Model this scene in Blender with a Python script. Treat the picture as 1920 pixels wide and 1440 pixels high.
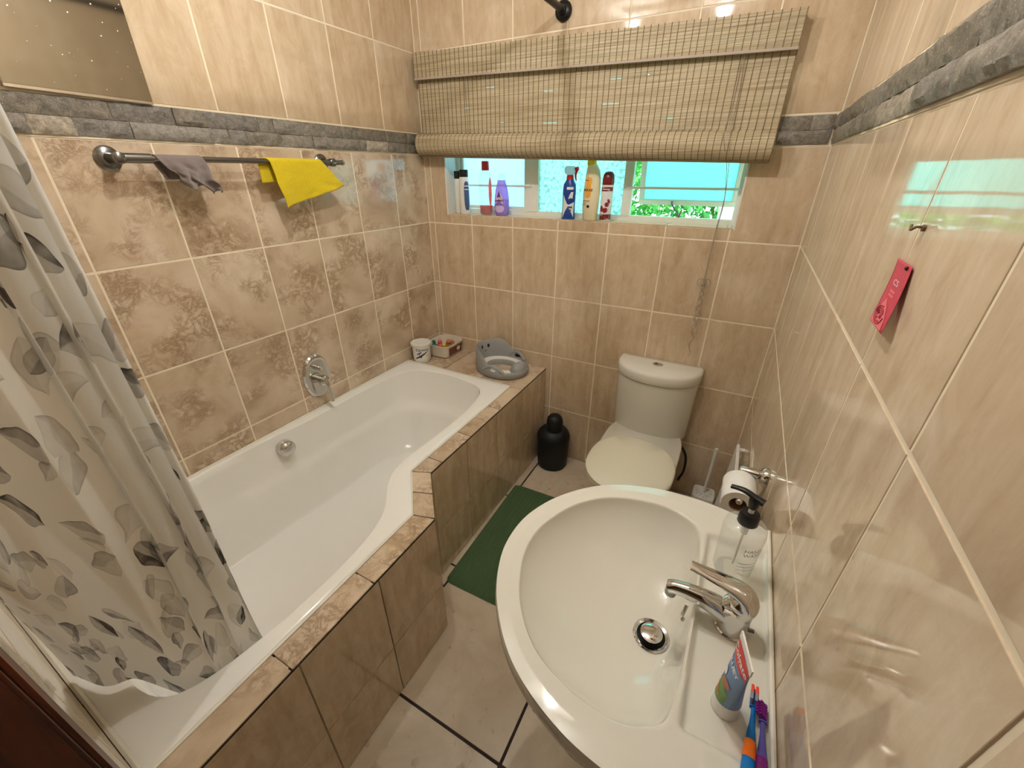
import bpy, bmesh, math, random
from mathutils import Vector, Matrix, noise

for o in list(bpy.data.objects):
    bpy.data.objects.remove(o)
scene = bpy.context.scene
COL = scene.collection
rnd = random.Random(11)
PI = math.pi

# ------------------------------------------------------------------ camera, sky, sun, exposure
cam_d = bpy.data.cameras.new('camera')
cam = bpy.data.objects.new('camera', cam_d)
COL.objects.link(cam)
yaw, pitch, roll = math.radians(-28.581), math.radians(-27.513), math.radians(-0.0675)
fw = Vector((math.sin(yaw) * math.cos(pitch), math.cos(yaw) * math.cos(pitch), math.sin(pitch)))
rt = Vector((math.cos(yaw), -math.sin(yaw), 0))
up = rt.cross(fw)
r2 = rt * math.cos(roll) + up * math.sin(roll)
u2 = -rt * math.sin(roll) + up * math.cos(roll)
M = Matrix((r2, u2, -fw)).transposed().to_4x4()
M.translation = Vector((1.59965, -1.95538, 1.56869))
cam.matrix_world = M
cam_d.sensor_width = 36.0
cam_d.lens = 762.67 / 1920 * 36.0
cam_d.clip_start = 0.005
scene.camera = cam

world = bpy.data.worlds.new('sky')
scene.world = world
world.use_nodes = True
wn = world.node_tree.nodes['Background']
wn.inputs['Color'].default_value = (0.62, 0.86, 1.0, 1)
wn.inputs['Strength'].default_value = 3.0

sun_d = bpy.data.lights.new('sun', 'SUN')
sun_d.energy = 5.0
sun_d.angle = 0.009
sun_d.color = (1, 0.95, 0.85)
sun = bpy.data.objects.new('sun', sun_d)
COL.objects.link(sun)
sun.rotation_euler = Vector((0.25, 0.55, -0.8)).to_track_quat('-Z', 'Y').to_euler()

scene.view_settings.view_transform = 'Standard'
scene.view_settings.look = 'None'
scene.view_settings.gamma = 1.0
scene.view_settings.use_curve_mapping = False
scene.view_settings.exposure = 0.75
LAMP = 1190.0

# ------------------------------------------------------------------ helpers
def lin(v):
    v /= 255.0
    return v / 12.92 if v <= 0.04045 else ((v + 0.055) / 1.055) ** 2.4
def rgb(r, g, b):
    return (lin(r), lin(g), lin(b), 1.0)

class Mat:
    def __init__(s, name):
        s.m = bpy.data.materials.new(name)
        s.m.use_nodes = True
        s.nt = s.m.node_tree
        s.b = s.nt.nodes['Principled BSDF']
        s.out = s.nt.nodes['Material Output']
    def n(s, t, **kw):
        nd = s.nt.nodes.new(t)
        for k, v in kw.items():
            if k.startswith('i_'):
                nd.inputs[k[2:].replace('_', ' ')].default_value = v
            else:
                setattr(nd, k, v)
        return nd
    def l(s, a, b):
        s.nt.links.new(a, b)
    def ramp(s, src, stops):
        r = s.n('ShaderNodeValToRGB')
        e = r.color_ramp.elements
        while len(e) < len(stops):
            e.new(0.5)
        for el, (p, c) in zip(e, stops):
            el.position = p
            el.color = c
        s.l(src, r.inputs['Fac'])
        return r.outputs['Color']
    def math(s, op, a, b=None, c=None):
        nd = s.n('ShaderNodeMath', operation=op)
        for i, x in enumerate((a, b, c)):
            if x is None:
                continue
            if isinstance(x, (int, float)):
                nd.inputs[i].default_value = x
            else:
                s.l(x, nd.inputs[i])
        return nd.outputs[0]
    def mix(s, fac, a, b, mode='MIX'):
        nd = s.n('ShaderNodeMix', data_type='RGBA', blend_type=mode)
        for sock, x in ((nd.inputs[0], fac), (nd.inputs[6], a), (nd.inputs[7], b)):
            if isinstance(x, (int, float, tuple)):
                sock.default_value = x
            else:
                s.l(x, sock)
        return nd.outputs[2]
    def bump(s, h, strength, dist=0.002):
        nd = s.n('ShaderNodeBump')
        nd.inputs['Strength'].default_value = strength
        nd.inputs['Distance'].default_value = dist
        s.l(h, nd.inputs['Height'])
        s.l(nd.outputs['Normal'], s.b.inputs['Normal'])

def simple(name, col, rough=0.4, metal=0.0, noise_amt=0.06, scale=30, spec=0.5, coat=0.0, trans=0.0, ior=1.45, sss=0.0, bump=0.0):
    m = Mat(name)
    tc = m.n('ShaderNodeTexCoord')
    nz = m.n('ShaderNodeTexNoise', i_Scale=float(scale), i_Detail=3.0)
    m.l(tc.outputs['Object'], nz.inputs['Vector'])
    k = noise_amt
    a = tuple(x * (1 - k) for x in col[:3]) + (1,)
    b = tuple(min(1, x * (1 + k)) for x in col[:3]) + (1,)
    m.l(m.mix(nz.outputs['Fac'], a, b), m.b.inputs['Base Color'])
    m.b.inputs['Roughness'].default_value = rough
    m.b.inputs['Metallic'].default_value = metal
    m.b.inputs['Specular IOR Level'].default_value = spec
    m.b.inputs['Coat Weight'].default_value = coat
    m.b.inputs['Transmission Weight'].default_value = trans
    m.b.inputs['IOR'].default_value = ior
    if bump:
        m.bump(nz.outputs['Fac'], bump, 0.001)
    return m.m

def obj_coords(m, scale=(1, 1, 1), rand=True):
    tc = m.n('ShaderNodeTexCoord')
    mp = m.n('ShaderNodeMapping')
    mp.inputs['Scale'].default_value = scale
    m.l(tc.outputs['Object'], mp.inputs['Vector'])
    if not rand:
        return mp.outputs[0]
    oi = m.n('ShaderNodeObjectInfo')
    sc = m.math('MULTIPLY', oi.outputs['Random'], 37.0)
    cb = m.n('ShaderNodeCombineXYZ')
    m.l(sc, cb.inputs[2])
    m.l(m.math('MULTIPLY', oi.outputs['Random'], 11.0), cb.inputs[0])
    ad = m.n('ShaderNodeVectorMath', operation='ADD')
    m.l(mp.outputs[0], ad.inputs[0])
    m.l(cb.outputs[0], ad.inputs[1])
    return ad.outputs[0]

def tile_finish(m, vec):
    w = m.n('ShaderNodeTexNoise', i_Scale=14.0, i_Detail=1.0)
    tc = m.n('ShaderNodeTexCoord')
    m.l(tc.outputs['Object'], w.inputs['Vector'])
    f = m.n('ShaderNodeTexNoise', i_Scale=260.0, i_Detail=1.0)
    m.l(tc.outputs['Object'], f.inputs['Vector'])
    h = m.math('ADD', m.math('MULTIPLY', w.outputs['Fac'], 1.0), m.math('MULTIPLY', f.outputs['Fac'], 0.035))
    m.bump(h, 0.05, 0.004)

def marble_tile():
    m = Mat('marbled beige ceramic')
    v = obj_coords(m)
    base = m.n('ShaderNodeTexNoise', i_Scale=5.0, i_Detail=5.0, i_Roughness=0.6, i_Distortion=0.6)
    m.l(v, base.inputs['Vector'])
    c1 = m.ramp(base.outputs['Fac'], [(0.28, rgb(176, 152, 125)), (0.5, rgb(200, 178, 151)), (0.72, rgb(218, 200, 177))])
    sw = m.n('ShaderNodeTexNoise', i_Scale=21.0, i_Detail=10.0, i_Roughness=0.72, i_Distortion=0.6)
    m.l(v, sw.inputs['Vector'])
    rid = m.math('ABSOLUTE', m.math('SUBTRACT', sw.outputs['Fac'], 0.5))
    vein = m.ramp(rid, [(0.0, (1, 1, 1, 1)), (0.03, (0.45, 0.45, 0.45, 1)), (0.10, (0, 0, 0, 1))])
    msk = m.n('ShaderNodeTexNoise', i_Scale=7.0, i_Detail=2.0)
    m.l(v, msk.inputs['Vector'])
    mk = m.ramp(msk.outputs['Fac'], [(0.44, (0, 0, 0, 1)), (0.62, (1, 1, 1, 1))])
    f = m.math('MULTIPLY', m.math('MULTIPLY', vein, mk), 0.85)
    c2 = m.mix(f, c1, rgb(138, 106, 76))
    sp = m.ramp(sw.outputs['Fac'], [(0.58, (0, 0, 0, 1)), (0.70, (1, 1, 1, 1))])
    c3 = m.mix(m.math('MULTIPLY', m.math('MULTIPLY', sp, mk), 0.8), c2, rgb(228, 206, 180))
    m.l(c3, m.b.inputs['Base Color'])
    m.b.inputs['Roughness'].default_value = 0.08
    m.b.inputs['Specular IOR Level'].default_value = 0.8
    tile_finish(m, v)
    return m.m

def streak_tile(name, dk, md, lt):
    m = Mat(name)
    v = obj_coords(m, (1, 0.16, 1))
    a = m.n('ShaderNodeTexNoise', i_Scale=30.0, i_Detail=5.0, i_Roughness=0.6, i_Distortion=0.25)
    m.l(v, a.inputs['Vector'])
    v2 = obj_coords(m, (1, 0.55, 1))
    b = m.n('ShaderNodeTexNoise', i_Scale=20.0, i_Detail=7.0, i_Roughness=0.7, i_Distortion=0.8)
    m.l(v2, b.inputs['Vector'])
    k = m.math('ADD', m.math('MULTIPLY', a.outputs['Fac'], 0.5), m.math('MULTIPLY', b.outputs['Fac'], 0.5))
    oi = m.n('ShaderNodeObjectInfo')
    k = m.math('ADD', k, m.math('MULTIPLY', m.math('SUBTRACT', oi.outputs['Random'], 0.5), 0.06))
    m.l(m.ramp(k, [(0.28, dk), (0.5, md), (0.72, lt)]), m.b.inputs['Base Color'])
    m.b.inputs['Roughness'].default_value = 0.05
    m.b.inputs['Specular IOR Level'].default_value = 0.85
    tile_finish(m, v)
    return m.m

def floor_tile():
    m = Mat('pale stone floor ceramic')
    v = obj_coords(m)
    a = m.n('ShaderNodeTexNoise', i_Scale=4.0, i_Detail=6.0, i_Roughness=0.6, i_Distortion=0.8)
    m.l(v, a.inputs['Vector'])
    c1 = m.ramp(a.outputs['Fac'], [(0.3, rgb(188, 168, 142)), (0.55, rgb(208, 190, 166)), (0.75, rgb(218, 202, 180))])
    b = m.n('ShaderNodeTexNoise', i_Scale=30.0, i_Detail=4.0)
    m.l(v, b.inputs['Vector'])
    c2 = m.mix(m.ramp(b.outputs['Fac'], [(0.62, (0, 0, 0, 1)), (0.74, (0.5, 0.5, 0.5, 1))]), c1, rgb(140, 116, 88))
    m.l(c2, m.b.inputs['Base Color'])
    m.b.inputs['Roughness'].default_value = 0.3
    return m.m

def stone_mat():
    m = Mat('grey split slate')
    v = obj_coords(m)
    oi = m.n('ShaderNodeObjectInfo')
    c0 = m.ramp(oi.outputs['Random'], [(0.0, rgb(112, 106, 98)), (0.35, rgb(140, 132, 120)), (0.7, rgb(122, 113, 98)), (0.86, rgb(182, 168, 146)), (1.0, rgb(106, 102, 98))])
    a = m.n('ShaderNodeTexNoise', i_Scale=70.0, i_Detail=6.0, i_Roughness=0.7)
    m.l(v, a.inputs['Vector'])
    c1 = m.mix(0.75, c0, m.ramp(a.outputs['Fac'], [(0.3, (0.12, 0.11, 0.10, 1)), (0.55, (0.5, 0.5, 0.5, 1)), (0.75, (0.9, 0.88, 0.84, 1))]), 'OVERLAY')
    sp = m.n('ShaderNodeTexNoise', i_Scale=420.0, i_Detail=1.0)
    m.l(v, sp.inputs['Vector'])
    c2 = m.mix(m.ramp(sp.outputs['Fac'], [(0.66, (0, 0, 0, 1)), (0.72, (0.7, 0.7, 0.7, 1))]), c1, rgb(205, 200, 192))
    m.l(c2, m.b.inputs['Base Color'])
    m.b.inputs['Roughness'].default_value = 0.5
    m.bump(a.outputs['Fac'], 0.9, 0.004)
    return m.m

def curtain_mat():
    m = Mat('white curtain fabric with grey leaf print')
    uv = m.n('ShaderNodeUVMap')
    def layer(scale, off, ln, wd, keep):
        mp = m.n('ShaderNodeMapping')
        mp.inputs['Scale'].default_value = (scale, scale, 1)
        mp.inputs['Location'].default_value = (off, off * 1.7, 0)
        m.l(uv.outputs[0], mp.inputs[0])
        wz = m.n('ShaderNodeTexNoise', noise_dimensions='2D', i_Scale=1.6, i_Detail=1.0)
        m.l(mp.outputs[0], wz.inputs['Vector'])
        wv = m.n('ShaderNodeVectorMath', operation='MULTIPLY_ADD')
        m.l(wz.outputs['Color'], wv.inputs[0])
        wv.inputs[1].default_value = (0.3, 0.3, 0)
        m.l(mp.outputs[0], wv.inputs[2])
        vo = m.n('ShaderNodeTexVoronoi', voronoi_dimensions='2D', i_Scale=1.0, i_Randomness=0.75)
        m.l(wv.outputs[0], vo.inputs['Vector'])
        d = m.n('ShaderNodeVectorMath', operation='SUBTRACT')
        m.l(wv.outputs[0], d.inputs[0])
        m.l(vo.outputs['Position'], d.inputs[1])
        sep = m.n('ShaderNodeSeparateColor')
        m.l(vo.outputs['Color'], sep.inputs[0])
        ro = m.n('ShaderNodeVectorRotate', rotation_type='Z_AXIS')
        m.l(d.outputs[0], ro.inputs['Vector'])
        m.l(m.math('MULTIPLY', sep.outputs[0], 6.283), ro.inputs['Angle'])
        xy = m.n('ShaderNodeSeparateXYZ')
        m.l(ro.outputs[0], xy.inputs[0])
        q = m.math('DIVIDE', xy.outputs[0], ln)
        prof = m.math('MULTIPLY', m.math('MULTIPLY', m.math('SUBTRACT', 1.0, m.math('MULTIPLY', q, q)), m.math('ADD', 1.0, m.math('MULTIPLY', q, 0.45))), wd)
        dist = m.math('SUBTRACT', prof, m.math('ABSOLUTE', xy.outputs[1]))
        inside = m.ramp(dist, [(0.0, (0, 0, 0, 1)), (0.012, (1, 1, 1, 1))])
        edge = m.ramp(dist, [(0.0, (1, 1, 1, 1)), (0.03, (0.35, 0.35, 0.35, 1)), (0.07, (0, 0, 0, 1))])
        one = m.ramp(xy.outputs[1], [(0.0, (0.25, 0.25, 0.25, 1)), (0.02, (1, 1, 1, 1))])
        kp = m.math('GREATER_THAN', sep.outputs[1], keep)
        tone = m.math('ADD', m.math('MULTIPLY', m.math('POWER', sep.outputs[2], 1.4), 0.85), 0.16)
        wash = m.n('ShaderNodeTexNoise', noise_dimensions='2D', i_Scale=3.0, i_Detail=2.0)
        m.l(mp.outputs[0], wash.inputs['Vector'])
        dens = m.math('ADD', m.math('MULTIPLY', tone, m.math('ADD', 0.45, m.math('MULTIPLY', wash.outputs['Fac'], 1.0))), m.math('MULTIPLY', edge, 0.30))
        dens = m.math('MULTIPLY', dens, m.math('ADD', 0.35, m.math('MULTIPLY', one, 0.65)))
        return m.math('MULTIPLY', m.math('MULTIPLY', inside, dens), kp), sep.outputs[1]
    a, ha = layer(9.8, 0.0, 0.45, 0.27, 0.15)
    b, hb = layer(13.0, 3.3, 0.42, 0.20, 0.62)
    c, hc = layer(8.5, 7.7, 0.40, 0.27, 0.78)
    base = rgb(238, 237, 232)
    c1 = m.mix(a, base, m.mix(ha, rgb(74, 74, 66), rgb(92, 80, 80)))
    c2 = m.mix(b, c1, rgb(58, 56, 54))
    c3 = m.mix(c, c2, rgb(88, 86, 90))
    m.l(c3, m.b.inputs['Base Color'])
    m.b.inputs['Roughness'].default_value = 0.65
    tr = m.n('ShaderNodeBsdfTranslucent')
    m.l(c3, tr.inputs['Color'])
    mx = m.n('ShaderNodeMixShader')
    mx.inputs[0].default_value = 0.4
    m.l(m.b.outputs[0], mx.inputs[1])
    m.l(tr.outputs[0], mx.inputs[2])
    m.l(mx.outputs[0], m.out.inputs[0])
    return m.m

def pane_mat(name, col, bumpy):
    m = Mat(name)
    tc = m.n('ShaderNodeTexCoord')
    tr = m.n('ShaderNodeBsdfTranslucent')
    if bumpy:
        vo = m.n('ShaderNodeTexVoronoi', i_Scale=85.0, feature='F1')
        wz = m.n('ShaderNodeTexNoise', i_Scale=40.0, i_Detail=2.0)
        m.l(tc.outputs['Object'], wz.inputs['Vector'])
        ad = m.n('ShaderNodeVectorMath', operation='MULTIPLY_ADD')
        m.l(wz.outputs['Color'], ad.inputs[0])
        ad.inputs[1].default_value = (0.02, 0.02, 0.02)
        m.l(tc.outputs['Object'], ad.inputs[2])
        m.l(ad.outputs[0], vo.inputs['Vector'])
        h = vo.outputs['Distance']
        ccol = m.ramp(h, [(0.15, tuple(min(1, x * 1.14) for x in col[:3]) + (1,)), (0.5, col), (0.8, tuple(x * 0.68 for x in col[:3]) + (1,))])
        m.l(ccol, tr.inputs['Color'])
    else:
        nz = m.n('ShaderNodeTexNoise', i_Scale=300.0, i_Detail=1.0)
        m.l(tc.outputs['Object'], nz.inputs['Vector'])
        m.l(m.mix(nz.outputs['Fac'], tuple(x * 0.97 for x in col[:3]) + (1,), col), tr.inputs['Color'])
    gl = m.n('ShaderNodeBsdfGlossy')
    gl.inputs['Roughness'].default_value = 0.2
    mx = m.n('ShaderNodeMixShader')
    mx.inputs[0].default_value = 0.05
    m.l(tr.outputs[0], mx.inputs[1])
    m.l(gl.outputs[0], mx.inputs[2])
    m.l(mx.outputs[0], m.out.inputs[0])
    return m.m

def clear_mat(name, col, rough=0.02, trans=0.8, dens=0.15):
    # clear thin plastic: transparent film with a glossy skin
    m = Mat(name)
    tr = m.n('ShaderNodeBsdfTransparent')
    tr.inputs[0].default_value = col
    gl = m.n('ShaderNodeBsdfGlossy')
    gl.inputs['Roughness'].default_value = rough
    df = m.n('ShaderNodeBsdfDiffuse')
    df.inputs[0].default_value = col
    lw = m.n('ShaderNodeLayerWeight')
    fr = m.math('ADD', m.math('MULTIPLY', m.math('POWER', lw.outputs['Facing'], 4.0), 0.5), 0.035)
    m1 = m.n('ShaderNodeMixShader')
    m1.inputs[0].default_value = dens
    m.l(tr.outputs[0], m1.inputs[1])
    m.l(df.outputs[0], m1.inputs[2])
    m2 = m.n('ShaderNodeMixShader')
    m.l(fr, m2.inputs[0])
    m.l(m1.outputs[0], m2.inputs[1])
    m.l(gl.outputs[0], m2.inputs[2])
    m.l(m2.outputs[0], m.out.inputs[0])
    return m.m

def wood_mat():
    m = Mat('dark varnished wood')
    v = obj_coords(m, (14, 14, 0.9), False)
    a = m.n('ShaderNodeTexNoise', i_Scale=3.0, i_Detail=5.0, i_Distortion=1.0)
    m.l(v, a.inputs['Vector'])
    m.l(m.ramp(a.outputs['Fac'], [(0.3, rgb(40, 14, 5)), (0.55, rgb(84, 36, 12)), (0.75, rgb(112, 52, 18))]), m.b.inputs['Base Color'])
    m.b.inputs['Roughness'].default_value = 0.35
    return m.m

def mirror_mat():
    m = Mat('dusty mirror glass')
    tc = m.n('ShaderNodeTexCoord')
    a = m.n('ShaderNodeTexVoronoi', i_Scale=75.0)
    m.l(tc.outputs['Object'], a.inputs['Vector'])
    sep = m.n('ShaderNodeSeparateColor')
    m.l(a.outputs['Color'], sep.inputs[0])
    spot = m.math('MULTIPLY', m.math('LESS_THAN', a.outputs['Distance'], m.math('MULTIPLY', sep.outputs[1], 0.13)), m.math('GREATER_THAN', sep.outputs[0], 0.55))
    m.l(m.mix(spot, (0.36, 0.34, 0.29, 1), (0.62, 0.60, 0.54, 1)), m.b.inputs['Base Color'])
    m.b.inputs['Metallic'].default_value = 1.0
    m.l(m.math('ADD', m.math('MULTIPLY', spot, 0.4), 0.08), m.b.inputs['Roughness'])
    return m.m

def slat_mat():
    m = Mat('pale bamboo')
    v = obj_coords(m, (2, 60, 120), False)
    a = m.n('ShaderNodeTexNoise', i_Scale=2.0, i_Detail=3.0)
    m.l(v, a.inputs['Vector'])
    m.l(m.ramp(a.outputs['Fac'], [(0.3, rgb(152, 136, 104)), (0.5, rgb(178, 162, 130)), (0.7, rgb(198, 184, 152))]), m.b.inputs['Base Color'])
    m.b.inputs['Roughness'].default_value = 0.6
    return m.m

def towel_mat(name, c, sc=260, amt=0.22):
    m = Mat(name)
    tc = m.n('ShaderNodeTexCoord')
    a = m.n('ShaderNodeTexNoise', i_Scale=float(sc), i_Detail=3.0)
    m.l(tc.outputs['Object'], a.inputs['Vector'])
    m.l(m.mix(a.outputs['Fac'], tuple(x * (1 - amt) for x in c[:3]) + (1,), tuple(min(1, x * (1 + amt)) for x in c[:3]) + (1,)), m.b.inputs['Base Color'])
    m.b.inputs['Roughness'].default_value = 0.9
    m.b.inputs['Sheen Weight'].default_value = 0.2
    m.bump(a.outputs['Fac'], 0.5, 0.002)
    return m.m

MT = {
    'marble': marble_tile(),
    'streak': streak_tile('streaked travertine ceramic', rgb(178, 152, 120), rgb(200, 177, 146), rgb(220, 201, 174)),
    'streak_r': streak_tile('light-lifted streaked travertine ceramic', rgb(188, 164, 136), rgb(212, 191, 163), rgb(230, 214, 190)),  # same streaked tile, lightened in its colours to add light on the right wall
    'floor': floor_tile(),
    'stone': stone_mat(),
    'curtain': curtain_mat(),
    'grout': simple('beige grout', rgb(232, 218, 192), 0.85, noise_amt=0.12, scale=12),
    'floor_grout': simple('dark brown grout', rgb(46, 34, 28), 0.8),
    'plaster': simple('white painted plaster', rgb(226, 224, 216), 0.7, noise_amt=0.04),
    'enamel': simple('white enamel', rgb(240, 237, 230), 0.09, noise_amt=0.01, coat=0.3),
    'ceramic': simple('white sanitary ceramic', rgb(220, 216, 203), 0.06, noise_amt=0.01, coat=0.4),
    'seat': simple('cream plastic', rgb(228, 222, 200), 0.14, noise_amt=0.01),
    'chrome': simple('chrome', (0.66, 0.65, 0.64, 1), 0.06, 1.0, 0.02),
    'steel_dull': simple('dull chrome', (0.24, 0.235, 0.23, 1), 0.2, 1.0, 0.05),
    'dark_hole': simple('dark opening', rgb(14, 12, 12), 0.6),
    'black': simple('black plastic', rgb(16, 16, 18), 0.38),
    'black_matte': simple('matte black plastic', rgb(13, 15, 17), 0.55, bump=0.1, scale=200),
    'white_paint': simple('cream white paint', rgb(228, 224, 212), 0.35, noise_amt=0.05),
    'sealant': simple('white sealant', rgb(226, 220, 204), 0.4),
    'frost': pane_mat('pale blue frosted glass', (0.70, 0.88, 0.98, 1), False),
    'frost_cyan': pane_mat('cyan frosted glass', (0.42, 0.92, 0.86, 1), False),
    'obscure': pane_mat('hammered obscure glass', (0.62, 0.88, 0.86, 1), True),
    'slat': slat_mat(),
    'thread': simple('brown thread', rgb(122, 100, 72), 0.9),
    'blind_bar': simple('mauve grey tape', rgb(176, 160, 146), 0.6),
    'cord': simple('grey cord', rgb(150, 138, 120), 0.8),
    'yellow_cloth': towel_mat('yellow microfibre', rgb(208, 182, 4)),
    'grey_cloth': towel_mat('grey brown cotton', rgb(122, 110, 104)),
    'green_mat': towel_mat('dark green pile', rgb(66, 90, 52), 180, 0.3),
    'wood': wood_mat(),
    'mirror': mirror_mat(),
    'grey_plastic': simple('grey plastic', rgb(150, 150, 148), 0.4, noise_amt=0.03),
    'white_plastic': simple('white plastic', rgb(228, 224, 214), 0.3, noise_amt=0.02),
    'tub_plastic': simple('milky plastic', rgb(216, 206, 186), 0.3, noise_amt=0.04),
    'paper': simple('white tissue paper', rgb(236, 232, 226), 0.95, noise_amt=0.03, scale=120, bump=0.2),
    'navy': simple('navy print', rgb(26, 30, 66), 0.4),
    'brown_print': simple('brown print', rgb(116, 62, 44), 0.45, noise_amt=0.6, scale=90),
    'clear': clear_mat('clear plastic', (0.97, 0.98, 0.97, 1)),
    'clear_milky': clear_mat('milky clear plastic', (0.86, 0.90, 0.95, 1), 0.1, dens=0.55),
    'clear_purple': clear_mat('clear lilac plastic', (0.60, 0.46, 0.92, 1), 0.05, dens=0.45),
    'red_cap': simple('red plastic', rgb(200, 34, 34), 0.3),
    'red_liquid': clear_mat('red liquid', (0.75, 0.02, 0.05, 1), 0.02, dens=0.4),
    'pink_label': simple('pink label', rgb(236, 120, 120), 0.4, noise_amt=0.2),
    'blue_label': simple('steel blue label', rgb(64, 84, 124), 0.4, noise_amt=0.35, scale=80),
    'spray_blue': simple('royal blue plastic', rgb(22, 62, 138), 0.3),
    'lilac_label': simple('lilac label', rgb(206, 180, 224), 0.4),
    'violet': simple('violet print', rgb(92, 52, 150), 0.4),
    'gold': simple('gold print', rgb(222, 190, 110), 0.4),
    'milk_bottle': simple('milky yellow plastic', rgb(236, 226, 190), 0.3, noise_amt=0.02),
    'yellow_cap': simple('yellow plastic', rgb(238, 204, 12), 0.3),
    'orange_print': simple('orange print', rgb(244, 176, 70), 0.4, noise_amt=0.1),
    'maroon': simple('maroon plastic', rgb(112, 22, 30), 0.3),
    'maroon_print': simple('maroon print', rgb(140, 40, 50), 0.4, noise_amt=0.4, scale=60),
    'can_white': simple('white lacquered can', rgb(226, 222, 218), 0.3),
    'pink_paper': simple('rose red paper', rgb(196, 62, 82), 0.5, noise_amt=0.08),
    'pink_light': simple('salmon print', rgb(226, 112, 120), 0.5),
    'pink_dark': simple('dark rose print', rgb(160, 40, 60), 0.5),
    'tube_blue': simple('sky blue print', rgb(104, 140, 190), 0.35, noise_amt=0.05),
    'tube_red': simple('red print', rgb(214, 36, 42), 0.35, noise_amt=0.03),
    'tube_green': simple('grass green print', rgb(104, 150, 56), 0.35, noise_amt=0.15),
    'tube_white': simple('white laminate', rgb(238, 236, 232), 0.3, noise_amt=0.02),
    'brush_blue': simple('bright blue plastic', rgb(0, 112, 186), 0.3, noise_amt=0.02),
    'brush_orange': simple('orange rubber', rgb(240, 116, 24), 0.45, noise_amt=0.02),
    'bristle_orange': simple('orange bristles', rgb(232, 74, 40), 0.6),
    'bristle_grey': simple('blue grey bristles', rgb(130, 140, 160), 0.6),
    'brush_violet': simple('violet blue plastic', rgb(92, 84, 170), 0.3, noise_amt=0.02),
    'brush_purple': simple('purple rubber', rgb(122, 24, 122), 0.45, noise_amt=0.02),
    'leaf': simple('green leaf', rgb(92, 190, 90), 0.5, noise_amt=0.4, scale=4),
    'soil': simple('garden soil', rgb(120, 100, 70), 0.9),
    'toy_pink': simple('pink vinyl', rgb(222, 110, 120), 0.4),
    'toy_tan': simple('tan vinyl', rgb(184, 118, 82), 0.4),
    'toy_yellow': simple('yellow vinyl', rgb(228, 190, 50), 0.4),
    'toy_teal': simple('teal vinyl', rgb(44, 106, 92), 0.4),
    'card': simple('brown cardboard', rgb(150, 118, 84), 0.9),
    'grey_print': simple('pale grey print', rgb(150, 146, 136), 0.5),
    'ceiling': simple('white ceiling paint', rgb(232, 228, 218), 0.8, noise_amt=0.02),
    'hall': simple('beige hall paint', rgb(170, 140, 110), 0.8),
}

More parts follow.
